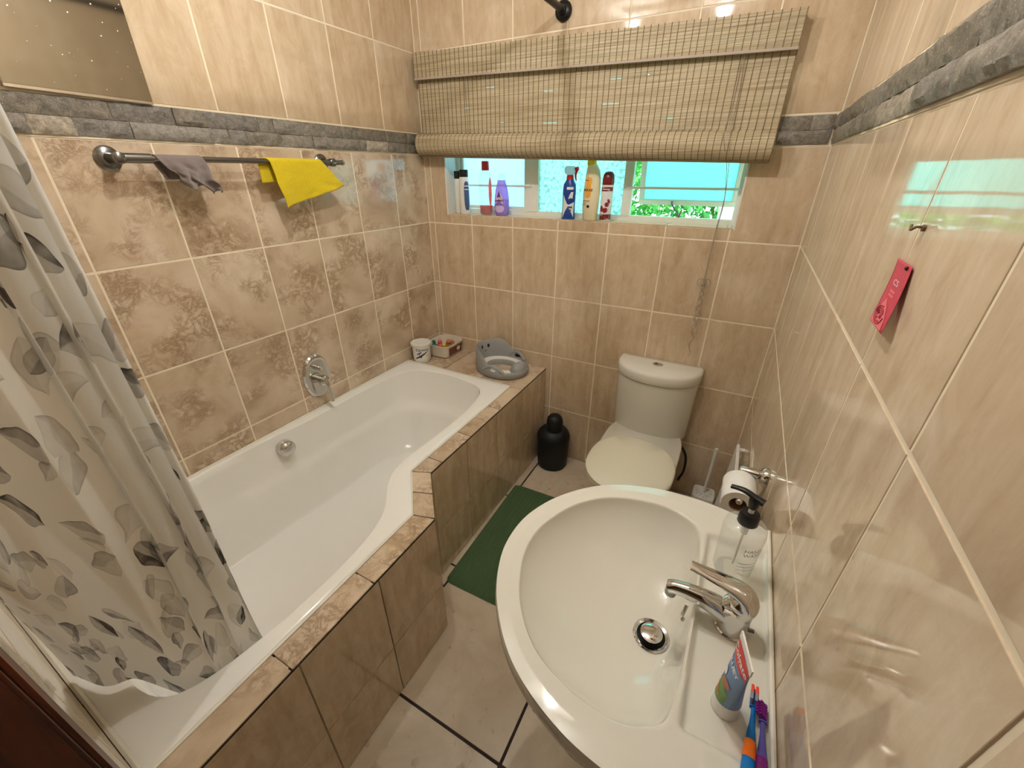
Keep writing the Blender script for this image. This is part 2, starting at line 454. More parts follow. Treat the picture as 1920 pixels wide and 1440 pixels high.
# ---- mesh building
class B:
    def __init__(s):
        s.v = []; s.f = []; s.uv = None
    def add(s, vs, fs):
        k = len(s.v)
        s.v += [tuple(x) for x in vs]
        s.f += [tuple(i + k for i in f) for f in fs]
        return s
    def box(s, a, b):
        (x0, y0, z0), (x1, y1, z1) = a, b
        return s.add([(x0, y0, z0), (x1, y0, z0), (x1, y1, z0), (x0, y1, z0), (x0, y0, z1), (x1, y0, z1), (x1, y1, z1), (x0, y1, z1)],
                     [(0, 3, 2, 1), (4, 5, 6, 7), (0, 1, 5, 4), (1, 2, 6, 5), (2, 3, 7, 6), (3, 0, 4, 7)])
    def bbox(s, a, b, e=0.002):
        # box with bevelled edges
        bm = bmesh.new()
        x0, y0, z0 = a; x1, y1, z1 = b
        vs = [bm.verts.new(p) for p in [(x0, y0, z0), (x1, y0, z0), (x1, y1, z0), (x0, y1, z0), (x0, y0, z1), (x1, y0, z1), (x1, y1, z1), (x0, y1, z1)]]
        for f in [(0, 3, 2, 1), (4, 5, 6, 7), (0, 1, 5, 4), (1, 2, 6, 5), (2, 3, 7, 6), (3, 0, 4, 7)]:
            bm.faces.new([vs[i] for i in f])
        bmesh.ops.bevel(bm, geom=list(bm.edges), offset=e, segments=2, affect='EDGES')
        bm.verts.index_update()
        s.add([v.co[:] for v in bm.verts], [[v.index for v in f.verts] for f in bm.faces])
        bm.free()
        return s
    def rings(s, rings, cap0=True, cap1=True, closed=True):
        n = len(rings[0]); k = len(s.v)
        for r in rings:
            s.v += [tuple(p) for p in r]
        for i in range(len(rings) - 1):
            for j in range(n if closed else n - 1):
                a = k + i * n + j; b = k + i * n + (j + 1) % n
                s.f.append((a, b, b + n, a + n))
        if cap0: s.f.append(tuple(k + j for j in range(n))[::-1])
        if cap1: s.f.append(tuple(k + (len(rings) - 1) * n + j for j in range(n)))
        return s
    def loft(s, secs, seg=32, pw=2.0, cap0=True, cap1=True):
        return s.rings([ell(sc, seg, pw) for sc in secs], cap0, cap1)
    def tube(s, pts, r, seg=10, cap=True, flat=1.0):
        pts = [Vector(p) for p in pts]
        n = len(pts)
        rr = r if isinstance(r, (list, tuple)) else [r] * n
        tans = []
        for i in range(n):
            t = pts[min(i + 1, n - 1)] - pts[max(i - 1, 0)]
            tans.append(t.normalized())
        ref = Vector((0, 0, 1)) if abs(tans[0].z) < 0.9 else Vector((0, 1, 0))
        nv = (ref - tans[0] * ref.dot(tans[0])).normalized()
        rs = []
        for i in range(n):
            nv = (nv - tans[i] * nv.dot(tans[i])).normalized()
            bv = tans[i].cross(nv)
            rs.append([pts[i] + (nv * math.cos(a) * flat + bv * math.sin(a)) * rr[i] for a in [2 * PI * j / seg for j in range(seg)]])
        return s.rings(rs, cap, cap)
    def disc(s, c, axis, r, seg=20, th=0.001):
        axis = Vector(axis).normalized(); c = Vector(c)
        return s.tube([c, c + axis * th], r, seg)
    def grid(s, fn, nu, nv, uvfn=None):
        k = len(s.v)
        for i in range(nu + 1):
            for j in range(nv + 1):
                s.v.append(tuple(fn(i / nu, j / nv)))
        for i in range(nu):
            for j in range(nv):
                a = k + i * (nv + 1) + j
                s.f.append((a, a + nv + 1, a + nv + 2, a + 1))
        if uvfn:
            s.uv = [uvfn(i / nu, j / nv) for i in range(nu + 1) for j in range(nv + 1)]
        return s
    def sphere(s, c, r, seg=20, rg=12):
        rx, ry, rz = r if isinstance(r, (tuple, list)) else (r, r, r)
        secs = []
        for i in range(rg + 1):
            a = PI * i / rg
            q = max(math.sin(a), 0.02)
            secs.append((c[2] - rz * math.cos(a), rx * q, ry * q, c[0], c[1]))
        return s.loft(secs, seg)
    def mesh(s, name, smooth=False, ang=None):
        me = bpy.data.meshes.new(name)
        me.from_pydata(s.v, [], s.f)
        if s.uv:
            ul = me.uv_layers.new(name='UVMap')
            for lp in me.loops:
                ul.data[lp.index].uv = s.uv[lp.vertex_index]
        me.validate()
        if smooth:
            me.polygons.foreach_set('use_smooth', [True] * len(me.polygons))
            if ang is not None:
                me.set_sharp_from_angle(angle=math.radians(ang))
        me.update()
        return me

def ell(sc, seg, pw=2.0):
    z, rx, ry = sc[:3]
    cx, cy = (sc[3], sc[4]) if len(sc) > 3 else (0, 0)
    out = []
    for j in range(seg):
        a = 2 * PI * j / seg
        c, s_ = math.cos(a), math.sin(a)
        e = 2.0 / pw
        out.append((cx + rx * math.copysign(abs(c) ** e, c), cy + ry * math.copysign(abs(s_) ** e, s_), z))
    return out

def obj(name, b, mat, parent=None, smooth=True, ang=40, bevel=0, sub=0, recalc=True):
    me = b.mesh(name, smooth, ang) if isinstance(b, B) else b
    if recalc and isinstance(b, B):
        bm = bmesh.new(); bm.from_mesh(me)
        bmesh.ops.recalc_face_normals(bm, faces=bm.faces)
        bm.to_mesh(me); bm.free()
    if not me.materials:
        me.materials.append(MT[mat] if isinstance(mat, str) else mat)
    o = bpy.data.objects.new(name, me)
    COL.objects.link(o)
    if parent: o.parent = parent
    if bevel:
        md = o.modifiers.new('bevel', 'BEVEL'); md.width = bevel; md.segments = 2; md.limit_method = 'ANGLE'
    if sub:
        md = o.modifiers.new('sub', 'SUBSURF'); md.levels = sub; md.render_levels = sub
    return o
def tag(o, label, cat, group=None):
    o['label'] = label; o['category'] = cat
    if group: o['group'] = group
    return o
def thing(name, label, cat, loc=(0, 0, 0), rz=0, group=None):
    o = bpy.data.objects.new(name, None)
    o.empty_display_size = 0.05
    COL.objects.link(o)
    o.location = loc; o.rotation_euler = (0, 0, rz)
    return tag(o, label, cat, group)
def struct(o):
    o['kind'] = 'structure'
    return o

def text_geo(body, size, align='CENTER', shear=0.0, bold=0.0):
    cu = bpy.data.curves.new('txt', 'FONT')
    cu.body = body; cu.size = size; cu.align_x = align; cu.align_y = 'CENTER'; cu.shear = shear
    cu.offset = bold
    cu.resolution_u = 3
    to = bpy.data.objects.new('txt', cu)
    COL.objects.link(to)
    dg = bpy.context.evaluated_depsgraph_get()
    me = bpy.data.meshes.new_from_object(to.evaluated_get(dg))
    vs = [v.co.copy() for v in me.vertices]; fs = [tuple(p.vertices) for p in me.polygons]
    bpy.data.objects.remove(to); bpy.data.curves.remove(cu); bpy.data.meshes.remove(me)
    return vs, fs
def text_on(fn, body, size, mat, parent, name='lettering', **kw):
    vs, fs = text_geo(body, size, **kw)
    b = B().add([fn(v.x, v.y) for v in vs], fs)
    return obj(name, b, mat, parent, smooth=False, recalc=False)
def shape_on(fn, pts, mat, parent, name):
    # filled flat print; pts = outline in (u, v); fanned in strips so that it follows the surface
    cx = sum(p[0] for p in pts) / len(pts); cy = sum(p[1] for p in pts) / len(pts)
    b = B(); n = len(pts); K = 4
    vs = [fn(cx, cy)]; fs = []
    for k in range(1, K + 1):
        for p in pts:
            t = k / K
            vs.append(fn(cx + (p[0] - cx) * t, cy + (p[1] - cy) * t))
    for j in range(n):
        fs.append((0, 1 + j, 1 + (j + 1) % n))
        for k in range(K - 1):
            a = 1 + k * n + j; c = 1 + k * n + (j + 1) % n
            fs.append((a, a + n, c + n, c))
    b.add(vs, fs)
    return obj(name, b, mat, parent, smooth=True, recalc=False)
def ellipse(cx, cy, rx, ry, n=24, rot=0):
    out = []
    for i in range(n):
        a = 2 * PI * i / n
        x, y = rx * math.cos(a), ry * math.sin(a)
        out.append((cx + x * math.cos(rot) - y * math.sin(rot), cy + x * math.sin(rot) + y * math.cos(rot)))
    return out
def rect(x0, y0, x1, y1, n=6):
    o = []
    for (a, b_) in (((x0, y0), (x1, y0)), ((x1, y0), (x1, y1)), ((x1, y1), (x0, y1)), ((x0, y1), (x0, y0))):
        for i in range(n):
            t = i / n
            o.append((a[0] + (b_[0] - a[0]) * t, a[1] + (b_[1] - a[1]) * t))
    return o
def surf(secs, pw=2.0):
    zs = [s[0] for s in secs]
    def fn(ang0, off=0.0004):
        def g(u, v):
            for i in range(len(secs) - 1):
                if zs[i] <= v <= zs[i + 1] or i == len(secs) - 2:
                    t = 0 if zs[i + 1] == zs[i] else (v - zs[i]) / (zs[i + 1] - zs[i])
                    break
            p, q = secs[i], secs[i + 1]
            rx = p[1] + (q[1] - p[1]) * t + off; ry = p[2] + (q[2] - p[2]) * t + off
            cx = cy = 0
            if len(p) > 3:
                cx = p[3] + (q[3] - p[3]) * t; cy = p[4] + (q[4] - p[4]) * t
            a = ang0 + u / ((rx + ry) / 2)
            c, s_ = math.cos(a), math.sin(a); e = 2 / pw
            return (cx + rx * math.copysign(abs(c) ** e, c), cy + ry * math.copysign(abs(s_) ** e, s_), v)
        return g
    return fn
def catmull(pts, per, closed=True, linear=False):
    n = len(pts); out = []
    for i in range(n if closed else n - 1):
        p0, p1, p2, p3 = (Vector(pts[(i + d) % n]) if closed else Vector(pts[min(max(i + d, 0), n - 1)]) for d in (-1, 0, 1, 2))
        for k in range(per):
            t = k / per
            if linear:
                out.append(p1.lerp(p2, t))
            else:
                out.append(0.5 * ((2 * p1) + (p2 - p0) * t + (2 * p0 - 5 * p1 + 4 * p2 - p3) * t * t + (3 * p1 - p0 - 3 * p2 + p3) * t ** 3))
    if not closed: out.append(Vector(pts[-1]))
    return out
def smooth01(a, b, x):
    t = min(max((x - a) / (b - a), 0), 1)
    return t * t * (3 - 2 * t)

# ------------------------------------------------------------------ room dimensions
W = 1.7925; YN = -1.995; ZC = 2.42
TW, TH = 0.25, 0.3323
ROWS = [1.6485, 1.3162, 0.9838, 0.6515, 0.3192, -0.0131]
UPR = [1.745, 2.077, 2.409]
WX0, WX1, WZ0, WZ1 = 0.134, 1.553, 1.364, 1.99     # window opening

# ---- shells
b = B().box((-0.12, YN - 1.3, -0.02), (-0.0012, 0.16, ZC + 0.05))
wall_left = struct(obj('wall_left', b, 'grout', smooth=False))
b = B()
b.box((-0.0012, 0.0012, -0.02), (WX0, 0.16, ZC + 0.05)); b.box((WX1, 0.0012, -0.02), (W + 0.12, 0.16, ZC + 0.05))
b.box((WX0, 0.0012, -0.02), (WX1, 0.16, WZ0)); b.box((WX0, 0.0012, WZ1), (WX1, 0.16, ZC + 0.05))
wall_back = struct(obj('wall_back', b, 'grout', smooth=False))
b = B().box((W + 0.0012, YN - 1.3, -0.02), (W + 0.12, 0.0012, ZC + 0.05))
wall_right = struct(obj('wall_right', b, 'grout', smooth=False))
b = B().box((-0.0012, YN - 0.1, -0.02), (1.10, YN - 0.0012, ZC + 0.05)); b.box((1.10, YN - 0.1, 2.08), (W + 0.0012, YN - 0.0012, ZC + 0.05))
wall_near = struct(obj('wall_near', b, 'grout', smooth=False))
struct(obj('wall_hall', B().box((-0.12, YN - 1.42, -0.02), (W + 0.12, YN - 1.3, ZC + 0.05)), 'hall', smooth=False))
struct(obj('ceiling', B().box((-0.3, YN - 1.42, ZC + 0.05), (W + 0.3, 0.45, ZC + 0.15)), 'ceiling', smooth=False))
ceil_in = B().box((-0.0025, YN - 1.3, ZC), (W + 0.0025, 0.0025, ZC + 0.05))
struct(obj('ceiling', ceil_in, 'ceiling', smooth=False))
floor = struct(obj('floor', B().box((-0.12, YN - 1.42, -0.12), (W + 0.12, 0.16, -0.003)), 'floor_grout', smooth=False))

# ---- tiles
_cache = {}
def tile_mesh(pts, t, e, matname):
    key = (tuple((round(x, 4), round(y, 4)) for x, y in pts), round(t, 4), matname)
    if key in _cache: return _cache[key]
    n = len(pts)
    ins = []
    for i in range(n):
        p0, p1, p2 = Vector(pts[i - 1]), Vector(pts[i]), Vector(pts[(i + 1) % n])
        d1 = (p1 - p0).normalized(); d2 = (p2 - p1).normalized()
        n1 = Vector((-d1.y, d1.x)); n2 = Vector((-d2.y, d2.x))
        k = 1 + n1.dot(n2)
        ins.append(p1 + (n1 + n2) / max(k, 0.3) * e)
    b = B().rings([[(x, y, -0.004) for x, y in pts], [(x, y, t - e) for x, y in pts], [(p.x, p.y, t - e * 0.3) for p in [Vector(pts[i]).lerp(ins[i], 0.45) for i in range(n)]], [(p.x, p.y, t) for p in ins]], cap0=False)
    me = b.mesh('tile', False)
    me.materials.append(MT[matname])
    _cache[key] = me
    return me
def place_tile(parent, o, U, V, N, poly, t, matname, gap, e=0.0010, tilt=0.0006, name='tile'):
    # poly: CCW (u, v) outline between joint centres; origin o
    cx = (min(p[0] for p in poly) + max(p[0] for p in poly)) / 2
    cy = (min(p[1] for p in poly) + max(p[1] for p in poly)) / 2
    n = len(poly); loc = []
    for i in range(n):
        p0, p1, p2 = Vector(poly[i - 1]), Vector(poly[i]), Vector(poly[(i + 1) % n])
        d1 = (p1 - p0).normalized(); d2 = (p2 - p1).normalized()
        n1 = Vector((-d1.y, d1.x)); n2 = Vector((-d2.y, d2.x))
        q = p1 + (n1 + n2) / max(1 + n1.dot(n2), 0.3) * gap / 2
        loc.append((q.x - cx, q.y - cy))
    ob = bpy.data.objects.new(name, tile_mesh(loc, t, e, matname))
    COL.objects.link(ob)
    U, V, N = Vector(U), Vector(V), Vector(N)
    m = Matrix((U, V, N)).transposed().to_4x4()
    m = m @ Matrix.Rotation(rnd.uniform(-1, 1) * tilt, 4, 'X') @ Matrix.Rotation(rnd.uniform(-1, 1) * tilt, 4, 'Y')
    m.translation = Vector(o) + U * cx + V * cy + N * rnd.uniform(-0.0002, 0.0002)
    ob.parent = parent
    ob.matrix_world = m
    return ob
def sub_rect(u0, v0, u1, v1, hole):
    # rectangle minus axis aligned hole -> list of polygons (CCW)
    if hole is None or hole[0] >= u1 or hole[2] <= u0 or hole[1] >= v1 or hole[3] <= v0:
        return [[(u0, v0), (u1, v0), (u1, v1), (u0, v1)]]
    a0, c0, a1, c1 = max(hole[0], u0), max(hole[1], v0), min(hole[2], u1), min(hole[3], v1)
    L, R, D, T = a0 > u0 + .008, a1 < u1 - .008, c0 > v0 + .008, c1 < v1 - .008
    if not L and not R:
        o = []
        if D: o.append([(u0, v0), (u1, v0), (u1, c0), (u0, c0)])
        if T: o.append([(u0, c1), (u1, c1), (u1, v1), (u0, v1)])
        return o
    if not D and not T:
        o = []
        if L: o.append([(u0, v0), (a0, v0), (a0, v1), (u0, v1)])
        if R: o.append([(a1, v0), (u1, v0), (u1, v1), (a1, v1)])
        return o
    if L and D: return [[(u0, v0), (u1, v0), (u1, c0), (a0, c0), (a0, v1), (u0, v1)]]
    if R and D: return [[(u0, v0), (u1, v0), (u1, v1), (a1, v1), (a1, c0), (u0, c0)]]
    if L and T: return [[(u0, v0), (a0, v0), (a0, c1), (u1, c1), (u1, v1), (u0, v1)]]
    return [[(a1, v0), (u1, v0), (u1, v1), (u0, v1), (u0, c1), (a1, c1)]]
def tile_wall(parent, o, U, V, N, us, vs, matname, hole=None, gap=0.006, t=0.0):
    for i in range(len(us) - 1):
        for j in range(len(vs) - 1):
            for poly in sub_rect(us[i], vs[j], us[i + 1], vs[j + 1], hole):
                if max(p[0] for p in poly) - min(p[0] for p in poly) < 0.012: continue
                place_tile(parent, o, U, V, N, poly, t, matname, gap)
def joints(first, step, lo, hi):
    out = [lo]
    k = first
    while k < hi - 0.008:
        if k > lo + 0.008: out.append(k)
        k += step
    return out + [hi]
low = [0.0] + ROWS[:5][::-1]
# left wall: u = -y (towards the camera)
uL = joints(0.2424, TW, 0.0, -YN)
tile_wall(wall_left, (0, 0, 0), (0, 1, 0), (0, 0, 1), (1, 0, 0), [-x for x in uL[::-1]], [0.45] + ROWS[:4][::-1], 'marble')
uLu = joints(0.268, TW, 0.0, -YN)
tile_wall(wall_left, (0, 0, 0), (0, 1, 0), (0, 0, 1), (1, 0, 0), [-x for x in uLu[::-1]], UPR, 'streak')
# back wall: u = -x so that u x z points into the room
xB = joints(0.0394, TW, 0.0, W)
hole = (-WX1, WZ0, -WX0, WZ1)
tile_wall(wall_back, (0, 0, 0), (-1, 0, 0), (0, 0, 1), (0, -1, 0), [-x for x in xB[::-1]], low, 'streak', hole)
tile_wall(wall_back, (0, 0, 0), (-1, 0, 0), (0, 0, 1), (0, -1, 0), [-x for x in xB[::-1]], UPR, 'streak', hole)
# right wall
uR = joints(0.2223, TW, 0.0, -YN)
tile_wall(wall_right, (W, 0, 0), (0, -1, 0), (0, 0, 1), (-1, 0, 0), uR, low, 'streak_r')
tile_wall(wall_right, (W, 0, 0), (0, -1, 0), (0, 0, 1), (-1, 0, 0), uR, UPR, 'streak_r')
# near wall beside the door
xN = joints(0.12, TW, 0.0, 1.07)
tile_wall(wall_near, (0, YN, 0), (1, 0, 0), (0, 0, 1), (0, 1, 0), xN, [0.55] + ROWS[:3][::-1], 'streak')
tile_wall(wall_near, (0, YN, 0), (1, 0, 0), (0, 0, 1), (0, 1, 0), xN, [1.6485] + UPR, 'streak')
# floor tiles
for x0, x1 in ((0.30, 0.796), (0.796, 1.303), (1.303, W)):
    ys = [YN - 0.5, -1.49, -0.985, -0.48, 0.0]
    for j in range(4):
        place_tile(floor, (0, 0, 0), (1, 0, 0), (0, 1, 0), (0, 0, 1), [(x0, ys[j]), (x1, ys[j]), (x1, ys[j + 1]), (x0, ys[j + 1])], 0.0, 'floor', 0.009, tilt=0.0002)

# ---- split stone border
def stone_piece(parent, o, U, V, N, u0, u1, v0, v1, d):
    w, h = u1 - u0, v1 - v0
    nu, nv = max(4, int(w / 0.012)), max(3, int(h / 0.010))
    sd = rnd.uniform(0, 100)
    b = B()
    def fn(a, c):
        e = min(a, 1 - a) * w; f = min(c, 1 - c) * h
        k = smooth01(0, 0.004, e) * smooth01(0, 0.004, f)
        x = (a - 0.5) * w; y = (c - 0.5) * h
        z = d + 0.0065 * noise.noise((x * 26 + sd, y * 40, sd)) + 0.003 * noise.noise((x * 90 + sd, y * 120, sd))
        return (x, y, -0.002 + (z + 0.002) * (0.55 + 0.45 * k) if min(a, 1 - a, c, 1 - c) > 1e-6 else z * 0.55)
    b.grid(fn, nu, nv)
    # skirt
    n = (nu + 1) * (nv + 1)
    rim = [i * (nv + 1) for i in range(nu + 1)] + [nu * (nv + 1) + j for j in range(1, nv + 1)] + [i * (nv + 1) + nv for i in range(nu - 1, -1, -1)] + [j for j in range(nv - 1, 0, -1)]
    k = len(b.v)
    b.v += [(b.v[i][0], b.v[i][1], -0.004) for i in rim]
    m_ = len(rim)
    b.f += [(rim[i], k + i, k + (i + 1) % m_, rim[(i + 1) % m_]) for i in range(m_)]
    ob = obj('stone', b, 'stone', parent, smooth=True, ang=35)
    U, V, N = Vector(U), Vector(V), Vector(N)
    m = Matrix((U, V, N)).transposed().to_4x4()
    m.translation = Vector(o) + U * (u0 + u1) / 2 + V * (v0 + v1) / 2
    ob.matrix_world = m
def band(idx, o, U, V, N, lo, hi, holes=None):
    o = Vector(o); U_, V_, N_ = Vector(U), Vector(V), Vector(N)
    b = B()
    segs = [(lo, hi)] if not holes else [(lo, holes[0]), (holes[1], hi)]
    def P(u, v, n): return o + U_ * u + V_ * v + N_ * n
    for a, c in segs:
        b.add([P(a, 1.6485, -0.003), P(c, 1.6485, -0.003), P(c, 1.745, -0.003), P(a, 1.745, -0.003), P(a, 1.6485, 0.001), P(c, 1.6485, 0.001), P(c, 1.745, 0.001), P(a, 1.745, 0.001)],
              [(0, 3, 2, 1), (4, 5, 6, 7), (0, 1, 5, 4), (1, 2, 6, 5), (2, 3, 7, 6), (3, 0, 4, 7)])
    tr = struct(obj('trim_%d' % idx, b, 'grout', smooth=False))
    for a, c in segs:
        for v0, v1 in ((1.654, 1.6955), (1.6965, 1.741)):
            u = a
            while u < c - 0.01:
                w = rnd.choice((0.06, 0.09, 0.14, 0.2, 0.27)) * rnd.uniform(0.85, 1.15)
                e = c if u + w > c - 0.05 else u + w
                stone_piece(tr, o, U, V, N, u + 0.0006, e - 0.0006, v0, v1, rnd.uniform(0.006, 0.015))
                u = e
band(1, (0, 0, 0), (0, 1, 0), (0, 0, 1), (1, 0, 0), YN, 0.0)
band(2, (0, 0, 0), (-1, 0, 0), (0, 0, 1), (0, -1, 0), -W + 0.014, -0.014, (-WX1, -WX0))
band(3, (W, 0, 0), (0, -1, 0), (0, 0, 1), (-1, 0, 0), 0.0, -YN)

# ---- door frame at the near wall (wooden)
door = B()
door.bbox((1.10, YN - 0.11, 0), (1.145, YN + 0.003, 2.08), 0.003)
door.bbox((1.145, YN - 0.11, 2.04), (W - 0.001, YN + 0.004, 2.08), 0.004)
door_1 = struct(obj('door_1', door, 'wood', smooth=True, ang=30))
obj('architrave', B().bbox((1.070, YN + 0.0005, 0.0), (1.130, YN + 0.0075, 2.12), 0.003), 'wood', door_1, ang=30)

# ------------------------------------------------------------------ window
# sill and reveal
for i in range(len(xB) - 1):
    a, c = max(xB[i], WX0), min(xB[i + 1], WX1)
    if c - a > 0.006:
        place_tile(wall_back, (0, 0, WZ0), (1, 0, 0), (0, 1, 0), (0, 0, 1), [(a, -0.001), (c, -0.001), (c, 0.10), (a, 0.10)], 0.003, 'streak', 0.003)
rv = B()
rv.box((WX0 - 0.001, 0.0, WZ0), (WX0 + 0.004, 0.16, WZ1)); rv.box((WX1 - 0.004, 0.0, WZ0), (WX1 + 0.001, 0.16, WZ1)); rv.box((WX0, 0.0, WZ1 - 0.004), (WX1, 0.16, WZ1 + 0.001))
obj('reveal', rv, 'plaster', wall_back, smooth=False)

FY0, FY1 = 0.098, 0.128
fr = B()
x0, x1, z0, z1 = WX0 + 0.004, WX1 - 0.004, WZ0 + 0.003, WZ1 - 0.004
for a, c in (((x0, FY0, z0), (x1, FY1, z0 + 0.022)), ((x0, FY0, z1 - 0.03), (x1, FY1, z1)), ((x0, FY0, z0 + 0.022), (x0 + 0.022, FY1, z1 - 0.03)), ((x1 - 0.016, FY0, z0 + 0.022), (x1, FY1, z1 - 0.03))):
    fr.box(a, c)
window_1 = struct(obj('window_1', fr, 'white_paint', smooth=False))
zb, zt = z0 + 0.022, z1 - 0.03
obj('mullion', B().bbox((0.566, FY0 - 0.004, zb - 0.004), (0.632, FY1, zt + 0.004), 0.003), 'white_paint', window_1)
obj('mullion', B().bbox((1.062, FY0 - 0.004, zb - 0.004), (1.102, FY1, zt + 0.004), 0.003), 'white_paint', window_1)
def sash(parent, xa, xb, za, zb_, y, w=0.022):
    b = B()
    b.bbox((xa, y, za), (xb, y + 0.02, za + w), 0.002); b.bbox((xa, y, zb_ - w), (xb, y + 0.02, zb_), 0.002)
    b.bbox((xa, y, za + w), (xa + w, y + 0.02, zb_ - w), 0.002); b.bbox((xb - w, y, za + w), (xb, y + 0.02, zb_ - w), 0.002)
    return obj('casement', b, 'white_paint', parent)
s1 = sash(window_1, 0.162, 0.565, zb + 0.002, zt, 0.106, 0.016)
obj('pane', B().box((0.176, 0.114, zb + 0.016), (0.551, 0.117, zt - 0.014)), 'frost', s1, smooth=False)
obj('pane', B().box((0.632, 0.112, zb), (1.062, 0.115, zt)), 'obscure', window_1, smooth=False)
# open top-hung sash
s2 = sash(window_1, 0.0, 0.428, -0.535, 0.0, 0.0, 0.024)
s2.location = (1.108, 0.118, zt - 0.004)
s2.rotation_euler = (math.radians(12.5), 0, 0)
obj('pane', B().box((0.020, 0.008, -0.515), (0.408, 0.011, -0.02)), 'frost_cyan', s2, smooth=False)
st = B().tube([(0.155, 0.004, -0.525), (0.155, -0.012, -0.524), (0.175, -0.03, -0.545), (0.20, -0.055, -0.56)], 0.0035, 8).sphere((0.155, -0.006, -0.52), 0.006, 10, 6)
obj('window_stay', st, 'steel_dull', s2)
pk = B().tube([(1.318, 0.108, zb - 0.004), (1.322, 0.108, zb + 0.012), (1.328, 0.11, zb + 0.03)], [0.006, 0.004, 0.003], 8)
obj('stay_pin', pk, 'steel_dull', window_1)
# burglar bars
for xa, xb in ((WX0 + 0.006, 0.60), (1.08, WX1 - 0.006)):
    bb = B().tube([(xa, 0.092, 1.506), (xb, 0.092, 1.506)], 0.0055, 8).tube([(xa, 0.092, 1.72), (xb, 0.092, 1.72)], 0.0055, 8)
    for xx in (xa + 0.004, xb - 0.004):
        bb.box((xx - 0.006, 0.09, 1.498), (xx + 0.006, 0.105, 1.514))
    obj('burglar_bar', bb, 'white_paint', window_1)

# garden outside
gd = obj('garden_ground', B().box((-4, 0.16, -0.3), (6, 9, -0.1)), 'soil', smooth=False)
gd['kind'] = 'structure'
hb = B()
for i in range(20000):
    c = Vector((rnd.uniform(-0.6, 2.6), rnd.uniform(1.2, 2.0), rnd.uniform(0.3, 2.1)))
    if rnd.random() < 0.3 * smooth01(1.2, 2.0, c.z): continue
    d = Vector((rnd.gauss(0, 1), rnd.gauss(0, 1), rnd.gauss(0, 1))).normalized()
    e = d.cross(Vector((rnd.gauss(0, 1), rnd.gauss(0, 1), rnd.gauss(0, 1)))).normalized()
    l = rnd.uniform(0.025, 0.055); w = l * 0.36; nn = d.cross(e) * 0.15 * l
    hb.add([c - d * l, c + e * w + nn, c + d * l, c - e * w + nn], [(0, 1, 2, 3)])
hedge = thing('hedge', 'leafy green hedge growing in the garden outside the window', 'hedge', (1.0, 1.6, -0.1))
fo = obj('foliage', hb, 'leaf', hedge, smooth=False, recalc=False); fo['kind'] = 'stuff'
fo.matrix_parent_inverse = Matrix.Translation((-1.0, -1.6, 0.1))
sm = B()
for i in range(12):
    x = -0.5 + i * 0.26 + rnd.uniform(-0.05, 0.05)
    sm.tube([(x, 1.6, -0.12), (x + 0.05, 1.6, 0.7), (x - 0.03, 1.62, 1.7)], [0.014, 0.01, 0.004], 6)
so = obj('stems', sm, 'card', hedge); so['kind'] = 'stuff'
so.matrix_parent_inverse = Matrix.Translation((-1.0, -1.6, 0.1))
gw = obj('garden_wall', B().bbox((1.425, 0.9, -0.12), (3.2, 1.05, 1.6), 0.01), 'plaster', ang=30)
tag(gw, 'white plastered garden wall outside beside the hedge', 'wall')

# ------------------------------------------------------------------ bamboo blind
def bz(x): return -0.027 * (x - 0.83)
BX0, BX1 = 0.038, 1.617
blind = thing('bamboo_blind', 'pale bamboo roman blind half rolled up over the window', 'blind', (0.83, -0.03, 2.06))
def bl(o):
    o.matrix_parent_inverse = Matrix.Translation((-0.83, 0.03, -2.06)); return o
NC = 66
cw = (BX1 - BX0) / NC
def slat_rows(b, rows, leak=False):
    # rows: list of (y, z, height, tilt vector along the face)
    for ri, (y, z, h, ty, tz) in enumerate(rows):
        z += rnd.uniform(-0.0001, 0.0001)
        spans = []
        i = 0
        while i < NC:
            if leak and rnd.random() < 0.04:
                k = rnd.choice((1, 1, 2, 3)); spans.append((i, min(NC, i + k), 0.72)); i += k
            else:
                k = rnd.randint(5, 14); spans.append((i, min(NC, i + k), 1.0)); i += k
        for a, c, q in spans:
            xa, xb = BX0 + a * cw, BX0 + c * cw
            jit = rnd.uniform(-0.0003, 0.0003)
            h2 = h * q
            vs = []
            for nn in (0, 0.0016):
                for (x, s_) in ((xa, 0), (xb, 0), (xb, 1), (xa, 1)):
                    vs.append((x, y + ty * s_ * h2 - nn * abs(tz) + jit, z + bz(x) + tz * s_ * h2 + nn * ty * 0.5))
            b.add(vs, [(0, 1, 2, 3), (4, 7, 6, 5), (0, 4, 5, 1), (1, 5, 6, 2), (2, 6, 7, 3), (3, 7, 4, 0)])
sb = B()
rows = []
z = 1.945
vb = B()
slat_rows(vb, [(-0.062, 1.946 + k * 0.0098, 0.0092, 0, 1) for k in range(10)])
o = bl(obj('valance_slats', vb, 'slat', blind, smooth=False)); o['kind'] = 'stuff'
slat_rows(sb, [(-0.034, 1.69 + k * 0.00672, 0.00668, 0, 1) for k in range(39)], True)
o = bl(obj('sheet_slats', sb, 'slat', blind, smooth=False)); o['kind'] = 'stuff'
rb = B()
RY, RZ, RC = 0.034, 0.046, (-0.070, 1.672)
NR = 26
rr_ = []
for k in range(NR):
    a0 = PI * 0.30 + 2 * PI * 0.82 * k / NR; a1 = PI * 0.30 + 2 * PI * 0.82 * (k + 0.93) / NR
    p0 = (RC[0] + RY * math.cos(a0), RC[1] + RZ * math.sin(a0)); p1 = (RC[0] + RY * math.cos(a1), RC[1] + RZ * math.sin(a1))
    L = math.hypot(p1[0] - p0[0], p1[1] - p0[1])
    rr_.append((p0[0], p0[1], L, (p1[0] - p0[0]) / L, (p1[1] - p0[1]) / L))
slat_rows(rb, rr_)
o = bl(obj('roll_slats', rb, 'slat', blind, smooth=False)); o['kind'] = 'stuff'
